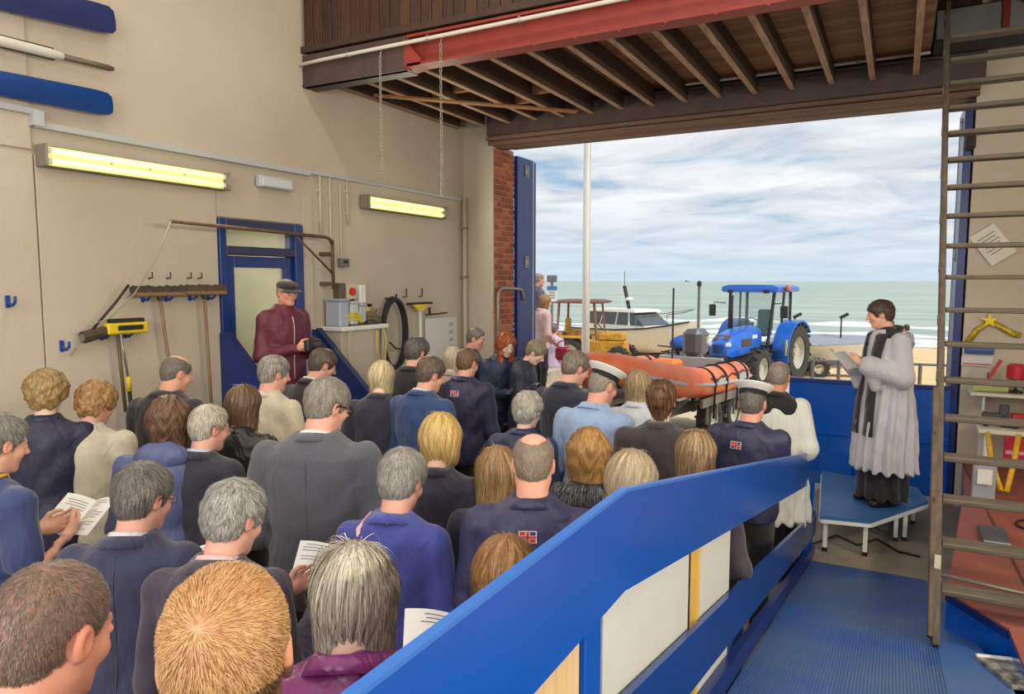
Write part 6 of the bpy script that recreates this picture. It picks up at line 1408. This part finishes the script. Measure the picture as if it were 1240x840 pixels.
def fur_collar(c1, c2):
    def fn(c):
        nb = c['NB']; rs = np.random.default_rng(5); f = lambda P: rcone(P, nb+A3(-.10, -.05, -.03), nb+A3(.10, -.05, -.03), .055, .055)+.01*wob(P, 30)
        v, q = surface_nets(f, nb-.25, nb+.25, .012); g = A3(0, -.2, -1); st = strands(f, v, dict(crown=(nb+A3(0, .05, .12)), lift=.02, jit=.6, gw=.6), 'short', g, 1.0, 900, 4, .04, .08, .002, c1, c2, 0, rs)
        link('fur_collar', np_mesh('fur_collar', [(v, q, linc(c1)), st]), HAIR, c['jacket'])
    return fn
def robe(col, hemz=.30, pleats=15, scarf=None, cassock=None, sleeve=1.0, flare=1.0):
    def fn(c):
        h, W_ = c['h'], c['W']; zs = np.array([hemz, .40, .55, .68, .76, .80, .825, .845])*h; a = np.array([.275*flare, .255*flare, .235, .215, .205, .185, .135, .085])*W_; b = np.array([.225*flare, .205*flare, .175, .155, .140, .118, .10, .078])*W_; cy = c['cyz'](zs)
        def f(P):
            th = np.arctan2(P[:, 1], P[:, 0]); fade = np.clip((.80*h-P[:, 2])/(.45*h), 0, 1); d = column(P, zs, a, b, cy)+.016*fade*np.cos(pleats*th+1.5*np.sin(P[:, 2]*4))+.006*wob(P, 18, 3)
            for i in (0, 1):
                d = smin(d, rcone(P, c['sh'][i], c['el'][i], .075*W_, .085*W_), .03)
                if sleeve: d = smin(d, rcone(P, c['el'][i], c['el'][i]+(c['wr'][i]-c['el'][i])*.80, .085*W_, .085*W_), .03); w = c['el'][i]+(c['wr'][i]-c['el'][i])*.72; d = smin(d, rcone(P, w, w+A3(0, -.03, -.17), .070, .040), .03)
            return d
        ex = np.concatenate([c['el'], c['wr'], c['sh']]); lo = np.minimum(ex.min(0)-.14, A3(-.36, -.36, hemz*h-.02)); lo[2] = min(lo[2], hemz*h-.02); hi = np.maximum(ex.max(0)+.14, A3(.36, .36, .88*h))
        v, q = surface_nets(f, lo, hi, .014); link('surplice', np_mesh('surplice', [(v, q, None)]), fabric(col, 'linen'), c['body'])
        if cassock:
            zc = np.array([.035, .2, .45])*h; ac = np.array([.205, .195, .18])*W_
            def g(P): th = np.arctan2(P[:, 1], P[:, 0]); return column(P, zc, ac, ac*.9, zc*0)+.014*np.cos(11*th+np.sin(P[:, 2]*5))
            v, q = surface_nets(g, A3(-.3, -.3, .01), A3(.3, .3, .5*h), .016); link('cassock', np_mesh('cassock', [(v, q, None)]), fabric(cassock, 'wool'), c['body'])
            for i in (0, 1):
                m = MB(); a_ = c['el'][i]+(c['wr'][i]-c['el'][i])*.6; b_ = c['wr'][i]+(c['wr'][i]-c['el'][i])*.03; m.tube([tuple(a_), tuple(b_)], [.052, .040], 12); m.build('cassock_cuff', fabric(cassock, 'wool'), c['body'], True)
        if scarf:
            for s in (-1, 1):
                L_, R_ = [], []
                for (x, y, z) in ((.075, -.06, .862), (.085, .0, .850), (.09, .06, .815), (.085, .10, .74), (.08, .15, .62), (.08, .18, .50), (.085, .19, .40), (.09, .20, .34)):
                    for k, arr in ((-.048, L_), (.048, R_)):
                        p = A3(s*x*W_+k, y+c['cyz'](z*h), z*h)
                        for _ in range(10): d, n = grad(f, p[None], .004); p = p-np.clip(d[0]-.024, -.05, .05)*n[0]*A3(.3, 1, .15)
                        arr.append(tuple(p))
                m = MB(); m.add(L_+R_, [(i, i+1, len(L_)+i+1, len(L_)+i) for i in range(len(L_)-1)]); o = m.build('scarf', fabric(scarf, 'wool'), c['body'], True); md = o.modifiers.new('thickness', 'SOLIDIFY'); md.thickness = .008
            m = MB(); pts = [c['NB']+A3(.10*cos(a), -.01+.095*sin(a), .028+.01*sin(a)) for a in np.linspace(pi*1.0, 2*pi, 9)]; m.tube(pts, [.02]*9, 8); m.build('scarf_neck', fabric(scarf, 'wool'), c['body'], True)
        c['robef'] = f
    return fn
PAPER = mat('paper', (236, 236, 238), .7, bump=.08, bscale=30)
# ------------------------------------------------------------------ the congregation
GR = lambda a, b: dict(c1=a, c2=b)
SK = (218, 174, 156); SKR = (216, 162, 146); SKP = (228, 190, 174)
def H(style, c1, c2, **k): d = dict(style=style, c1=c1, c2=c2); d.update(k); return d
CROWD = 'congregation standing in the boathouse'
P_ = {}
def per(key, label, *a, **k): P_[key] = person(label, *a, group=k.pop('group', CROWD), **k)
# nearest
per('kid', 'person with cropped ginger blond hair nearest the camera at the bottom', 270, 688, 1.86, 10, bow=6, hair=H('crop', (150, 98, 50), (222, 178, 128), t=.005, n=10000, len=(.008, .016), crown=(-.014, -.094, .070), whorl=.028, lift=.004, mixp=.8, jit=.35, base=(172, 122, 76)), skin=(226, 170, 136), top=(60, 60, 70), kind='wool', head=1.12, reach=(0.1, 0.1, 0))
per('nearleft', 'person with balding cropped grey brown hair in the bottom left corner', 58, 683, 1.82, 42, bow=18, hyaw=8, hair=H('crop', (70, 58, 52), (146, 130, 118), t=.003, n=9000, len=(.005, .011), base=(142, 108, 96), jit=.5, rec=.012, lift=.004), skin=(224, 156, 134), top=(44, 46, 60), eyes=True, head=1.02)
per('purple', 'person with long ash blonde hair in a purple padded jacket', 428, 657, 1.66, 8, bow=28, hair=H('bob', (120, 106, 92), (226, 218, 204), t=.023, L=.235, n=5200, len=(.12, .26), lift=.006, jit=.12, w=.0012), fem=1, top=(124, 46, 112), kind='puffer', skin=SKP, reach=(0.16, 0.12, 0.02))
per('navysuit', 'person with grey hair and glasses in a navy suit behind the booklet reader', 172, 559, 1.63, 25, bow=16, hyaw=26, hair=H('short', (66, 62, 60), (150, 146, 142), t=.014, n=4200, lift=.008, rec=.01), top=(48, 50, 82), kind='wool', collar=(206, 200, 210), extras=[glasses((60, 50, 46)), seam((34, 36, 60))], skin=SKR, w=1.06)
per('tousled', 'person with tousled grey hair in a dark plum jacket and pink collar', 283, 580, 1.63, 22, bow=22, hyaw=26, hair=H('short', (82, 80, 78), (216, 214, 210), t=.013, n=5000, len=(.03, .05), lift=.009, jit=.6, tex=.01), top=(58, 50, 70), collar=(214, 176, 186), skin=SKR, reach=(0.14, 0.14, 0.02))
per('gingerrail', 'person with ginger brown hair half hidden by the blue rail', 612, 648, 1.55, 12, bow=28, hair=H('long', (120, 78, 44), (206, 160, 108), t=.014, L=.22, n=3200, len=(.1, .24), jit=.15), fem=1, top=(50, 46, 60), skin=SKP, sholders=.86, arms='clasp')
# middle rows
per('leftman', 'person in profile at the left edge in a blue shirt with yellow lanyard', -2, 500, 1.74, 52, bow=18, hyaw=14, hair=H('short', (92, 88, 84), (176, 172, 168), t=.012, rec=.02, lift=.012, n=2600), top=(52, 66, 116), kind='linen', long_sleeve=False, extras=[lanyard((214, 160, 60))], skin=(222, 168, 146), eyes=True, arms='book')
per('curlyblonde', 'person with curly blonde hair in a navy jacket near the left wall', 55, 447, 1.78, 14, bow=20, hair=H('curly', (128, 98, 58), (208, 178, 126), t=.036, n=2200, tex=.006), fem=1, top=(38, 40, 68), kind='shell', skin=SKP, legs=True)
per('beigelady', 'person with sandy curls in a long beige coat', 116, 461, 1.70, 28, bow=22, hyaw=20, hair=H('curly', (128, 92, 54), (206, 164, 112), t=.026, n=2200, tex=.006), fem=1, top=(196, 188, 168), kind='wool', collar=(226, 222, 214), skin=SKR, w=1.12, hem=.36)
per('baldman', 'person with receding cropped hair in a dark coat against the broom handles', 213, 430, 1.82, 34, bow=20, hyaw=30, hair=H('fringe', (96, 88, 82), (140, 132, 126), t=.004, len=(.006, .014), bw=.008), top=(46, 44, 52), kind='wool', skin=(216, 158, 136))
per('brownwoman', 'person with dark brown shoulder length hair in a slate blue hooded jacket', 203, 478, 1.68, 12, bow=14, hyaw=12, hair=H('wavy', (58, 42, 36), (146, 112, 88), t=.030, L=.125, n=2600, len=(.08, .18), jit=.3), fem=1, top=(82, 92, 136), kind='shell', extras=[hood((82, 92, 136))], skin=SKP)
per('whitehair', 'person with thin white hair and glasses in a dark navy jumper', 252, 489, 1.64, 30, bow=14, hyaw=32, hair=H('short', (138, 126, 110), (226, 220, 208), t=.009, n=2600, rec=.016), top=(44, 44, 58), kind='wool', collar=(186, 196, 226), extras=[glasses((150, 120, 90), .001)], skin=SKR)
per('leather', 'person with long brown hair in a black leather jacket', 294, 465, 1.68, 26, bow=14, hyaw=16, hair=H('long', (66, 50, 40), (142, 112, 88), t=.018, L=.19, n=2400), fem=1, top=(40, 40, 44), kind='leather', skin=SKP)
per('beigejacket', 'person with short grey hair in a cream linen jacket', 331, 429, 1.80, 34, bow=14, hyaw=30, hair=H('short', (112, 104, 98), (186, 180, 174), t=.014, n=1800), top=(200, 190, 170), kind='wool', skin=SKR)
per('darksuit', 'person with brown hair in a black suit in front of the blue step panel', 391, 421, 1.80, 40, bow=26, hyaw=28, hair=H('short', (70, 58, 50), (120, 106, 96), t=.014), top=(44, 38, 46), collar=(214, 206, 216), skin=SKR)
per('greysuit', 'tall person with grey hair and black glasses in a charcoal suit', 396, 456, 1.87, 18, bow=18, hyaw=38, hair=H('short', (106, 100, 94), (186, 180, 172), t=.015, n=3400, tex=.006), top=(84, 86, 98), kind='tweed', collar=(224, 214, 224), extras=[glasses((20, 20, 22), .0032), seam((58, 60, 70))], skin=SKR, w=1.10, arms='low', reach=(0.16, 0.06, 0.05))
per('blondnavy', 'person with pale blonde bob in a dark navy cardigan', 462, 436, 1.72, 16, bow=22, hair=H('bob', (170, 148, 104), (236, 222, 186), t=.016, L=.10, n=1600), fem=1, top=(38, 38, 58), skin=SKP)
per('black', 'person with dark greying hair in a black coat near the coiled hose', 505, 407, 1.84, 26, bow=16, hyaw=26, hair=H('short', (60, 56, 54), (124, 120, 116), t=.018), top=(38, 36, 42), skin=SKR)
per('bluesuit', 'person with short brown hair in a bright navy blue suit', 522, 431, 1.77, 32, bow=20, hyaw=32, hair=H('short', (74, 60, 52), (132, 114, 102), t=.013), top=(40, 64, 112), collar=(206, 210, 228), skin=SKR, extras=[seam((28, 46, 84))])
per('lightwoman', 'person with pale hair partly hidden between the blue suit and navy jacket', 548, 419, 1.68, 20, bow=14, hair=H('bob', (180, 168, 146), (224, 216, 200), t=.014, L=.08, n=500), fem=1, top=(170, 160, 146), skin=SKP)
per('navybadge', 'person with auburn cropped hair in a navy jacket with small flag badge', 566, 421, 1.74, 16, bow=16, hyaw=22, hair=H('short', (96, 70, 54), (146, 114, 92), t=.010, len=(.012, .025)), top=(52, 52, 84), kind='shell', extras=[badge(-.03, .79, .046)], skin=SKR, w=1.04)
per('pierman', 'person with thin grey hair in a dark jacket standing by the cream pier', 576, 396, 1.80, 100, bow=14, hyaw=6, hair=H('short', (100, 94, 90), (150, 146, 142), t=.008, rec=.016), top=(44, 44, 58), kind='shell', skin=SKR, eyes=True)
per('redhair', 'person with long red hair in a navy jacket reading below the pipe rail', 613, 402, 1.76, 150, bow=22, hyaw=4, hair=H('wavy', (128, 58, 28), (206, 118, 66), t=.022, L=.20, n=1200, len=(.08, .2)), fem=1, top=(42, 52, 84), kind='shell', skin=SKP, eyes=True)
per('lookdown', 'person with short grey blond hair looking down beside the left door leaf', 650, 411, 1.72, 96, bow=38, hyaw=8, hair=H('short', (120, 108, 92), (178, 166, 148), t=.018, L=.06), fem=1, top=(48, 50, 74), kind='shell', skin=SKP, eyes=True)
per('shortblond', 'person with golden blonde bob in a dark plum top', 533, 499, 1.68, 14, bow=18, hair=H('bob', (172, 130, 62), (242, 214, 150), t=.019, L=.085, n=3000, len=(.08, .16), jit=.2), fem=1, top=(46, 44, 64), skin=SKP)
per('cobalt', 'person with short silver hair in a cobalt blue jacket with pink strap', 487, 542, 1.62, 16, bow=22, hyaw=16, hair=H('short', (98, 94, 90), (206, 202, 196), t=.016, n=3600, lift=.008, jit=.4), top=(62, 70, 152), kind='wool', extras=[shoulder_strap((226, 180, 190), -1)], skin=SKR, fem=0, sholders=.95)
per('flagbald', 'balding person in a navy jacket with flag badge nearest the rail kink', 646, 524, 1.71, 4, bow=16, hair=H('fringe', (128, 112, 98), (170, 156, 140), t=.005, n=2600, len=(.008, .018), by=-.050, bw=.004, bz=.012), top=(54, 54, 90), kind='shell', extras=[badge(-.005, .795, .043)], skin=(226, 164, 144), w=1.06, reach=(-0.18, 0.06, 0.02))
per('longgirl', 'person with long straight light brown hair left of the balding navy jacket', 602, 539, 1.55, 10, bow=10, hair=H('long', (112, 82, 52), (204, 168, 120), t=.014, L=.27, n=2800, len=(.12, .28), jit=.1), fem=1, top=(40, 40, 60), skin=SKP, sholders=.88)
per('greycurly', 'person with grey curly hair in a navy top in front of the light blue shirt', 639, 473, 1.56, 20, bow=16, hyaw=10, hair=H('curly', (140, 134, 126), (214, 210, 202), t=.020, n=1800), top=(44, 52, 88), kind='shell', fem=1, skin=SKP)
per('darknavy', 'person with grey brown hair in a dark navy suit left of the capped shirt', 698, 424, 1.80, 34, bow=24, hyaw=26, hair=H('short', (98, 86, 76), (158, 146, 134), t=.013), top=(40, 42, 62), skin=SKR)
per('capshirt', 'person in light blue shirt and white peaked cap facing the lifeboat', 731, 438, 1.76, 28, bow=20, hyaw=20, hair=H('crop', (130, 120, 110), (170, 160, 150), t=.004, hat=.03), top=(150, 174, 212), kind='linen', extras=[peaked_cap()], skin=(216, 156, 140), w=1.10)
per('blondw', 'person with loose blonde hair next to the light blue shirt', 773, 447, 1.63, 12, bow=12, hair=H('long', (130, 106, 74), (204, 182, 148), t=.014, L=.15, n=1500), fem=1, top=(196, 202, 214), kind='linen', skin=SKP, sholders=.9)
per('bun', 'person with dark brown pinned up hair in a dark brown top', 801, 459, 1.72, 4, bow=10, hair=H('bun', (52, 38, 32), (138, 98, 72), t=.014, L=.18, n=1900, len=(.05, .12), jit=.4), fem=1, top=(52, 44, 52), skin=SKP, w=1.05)
per('gingerwave', 'person with wavy golden hair and a black fur collar', 713, 517, 1.61, 8, bow=14, hair=H('wavy', (140, 94, 48), (214, 170, 112), t=.020, L=.17, n=3000, len=(.08, .18), jit=.4, tex=.004), fem=1, top=(36, 36, 42), kind='shell', extras=[fur_collar((26, 26, 30), (120, 122, 128))], skin=SKP)
per('greyblond', 'person with thick grey blonde hair just above the rail kink', 765, 544, 1.62, 14, bow=20, hair=H('bob', (150, 128, 96), (212, 196, 170), t=.024, L=.11, n=3000, len=(.06, .15), jit=.35), fem=1, top=(60, 56, 66), skin=SKP, sholders=.86, arms='clasp')
per('brownstraight', 'person with straight brown hair half hidden behind the far rail', 843, 519, 1.56, 6, bow=12, hair=H('long', (96, 70, 48), (186, 156, 120), t=.014, L=.20, n=2200, len=(.1, .22), jit=.12), fem=1, top=(54, 46, 58), skin=SKP, sholders=.86, arms='clasp')
per('whitecap', 'person in white peaked cap and navy jacket standing at the rail end', 912, 459, 1.57, 14, bow=14, hair=H('crop', (90, 82, 76), (140, 132, 126), t=.004, hat=.03), top=(50, 50, 82), kind='shell', extras=[peaked_cap((214, 214, 210)), badge(-.04, .775, .046)], skin=(222, 156, 140), w=1.20, sholders=.98, head=1.10, arms='clasp', armpts=[(-.25, .0, .96), (-.06, .25, .86), (.175, .09, .96), (.05, .26, .86)])
per('clergy', 'bald person in a white surplice with black collar beside the rail end', 944, 437, 1.66, 16, bow=10, hyaw=-4, hair=H('fringe', (130, 120, 112), (176, 168, 160), t=.005, len=(.006, .014)), top=(32, 32, 36), kind='wool', arms='low', extras=[robe((226, 226, 222), .28, 15, None, (30, 30, 34))], skin=(214, 142, 118), w=1.04)
# photographer on the steps
per('photographer', 'person in maroon fleece and flat cap holding a camera on the door steps', 331, 344, 1.80, 146, bow=6, hyaw=2, pos=(-4.78, 4.62, .50), hair=H('short', (150, 144, 138), (196, 192, 188), t=.006, hat=.04), top=(98, 36, 56), kind='shell', arms='book', trous=(60, 62, 70), extras=[flat_cap((44, 41, 38)), glasses((60, 56, 54), .0012), seam((190, 180, 184), False, .80, .50, .005, 'zip')], skin=(224, 160, 136), eyes=True, w=1.0)
def minister():
    rel = -122
    per('minister', 'minister in white surplice and black scarf reading on the low stage', 1066, 369, 1.80, rel, bow=12, hyaw=26, z0=.32, hair=H('short', (62, 50, 44), (112, 92, 80), t=.016, n=1600, lift=.008), top=(34, 32, 38), kind='wool', arms='book',
        armpts=[(-.24, .02, 1.13), (-.10, .30, 1.24), (.24, .02, 1.13), (.10, .29, 1.22)], extras=[robe((192, 190, 198), .175, 17, (40, 34, 44), (30, 28, 32), 1.0, 1.04)], skin=(232, 176, 154), eyes=True, trous=(30, 28, 32), pos=(-.06, 6.93, .32), group=None)
minister()
# ---- what they hold
hb = held_book
hb(P_['minister'], 'open service book held up by the minister', tiltd=48, open_=140, size=(.13, .19))
hb(P_['leftman'], 'open booklet held by the blue shirt at the left edge', dy=.02); hb(P_['navysuit'], 'open booklet in front of the navy suit with glasses'); hb(P_['tousled'], 'large open booklet held in front of the tousled grey hair', dx=.05, dy=.05); hb(P_['purple'], 'open booklet held by the purple padded jacket', dx=.06, dy=.06)
hb(P_['kid'], 'open booklet held by the nearest cropped blond person'); hb(P_['curlyblonde'], 'open booklet held by the curly blonde at the left wall'); hb(P_['greysuit'], 'open booklet held by the charcoal suit'); hb(P_['flagbald'], 'open booklet held by the balding navy jacket', dx=-.1); hb(P_['shortblond'], 'open booklet held by the golden blonde bob')
hb(P_['redhair'], 'open booklet held by the long red hair'); hb(P_['lookdown'], 'open booklet held by the person looking down at the door'); hb(P_['pierman'], 'open booklet held by the person at the cream pier')
# camera in the photographer's hands
c = P_['photographer']; w = (c['wr'][0]+c['wr'][1])/2; e = empty('camera_body', tuple(c['loc']+rotz(c['rz']) @ (w+A3(0, .10, .03))), c['rz']); tag(e, 'black camera held by the person in the maroon fleece', 'camera')
MB().box((0, 0, 0), (.15, .06, .10), bev=.012).build('body', DK, e); MB().lathe([(.036, 0), (.038, .06), (.034, .10)], (0, .03, -.005), 'y', 16).build('lens', DK, e, 40); MB().box((0, 0, .06), (.05, .05, .03), bev=.01).build('viewfinder', DK, e)
# ---- people outside
OUT = 'onlookers outside by the left door'
def outp(label, px, dep, yaw, h, z0=None, **k):
    d = ray(px, 420); q = CAMP+d*dep; per(label, label, px, 380, h, yaw, pos=(q[0], q[1], gz(q[1]) if z0 is None else z0), group=k.pop('group', OUT), **k)
outp('person in a pink patterned coat with red bag outside the left door', 655, 11.6, 60, 1.62, .42, bow=10, hair=H('bob', (150, 110, 70), (200, 160, 110), t=.016, L=.08), fem=1, top=(214, 176, 172), kind='wool', skin=SKP, arms='clasp')
outp('person in a grey jacket highest behind the pink coat', 648, 12.2, 70, 1.78, .64, bow=4, hair=H('fringe', (150, 140, 130), (190, 180, 170), t=.005), top=(96, 88, 104), kind='shell', skin=SKR, arms='down', eyes=True)
outp('person in a lilac top beside the beach sign', 669, 13.4, 30, 1.60, None, bow=0, hair=H('short', (110, 104, 116), (150, 146, 160)), top=(206, 186, 214), fem=1, arms='down')
c = P_['person in a pink patterned coat with red bag outside the left door']; o = MB().box((0, 0, -.1), (.26, .10, .22), bev=.04); o.tube(arc((0, 0, .01), .10, 0, pi, 8), .01, 6); o = o.build('handbag', mat('bag_red', (150, 36, 62), .5), None); wp = c['loc']+rotz(c['rz']) @ (c['wr'][1]+A3(.06, .10, -.08)); o.location = tuple(wp); tag(o, 'dark red handbag held by the person in the pink coat', 'handbag'); MB().box((0, .052, -.06), (.10, .006, .03)).build('clasp', GALV, o)
for i, (px, dep, yw, t, lab) in enumerate(((1078, 26, 20, (90, 84, 92), 'distant person in grey on the sand just right of the minister'), (1098, 22, -40, (120, 116, 124), 'distant person in pale grey nearest the wooden stair'), (1087, 21, 90, (110, 130, 160), 'distant person in blue walking behind the minister'))):
    outp(lab, px, dep, yw, 1.66-.1*i, None, bow=2, hair=H('short', (70, 60, 54), (110, 96, 86)), top=t, arms='down', group='strollers on the beach')
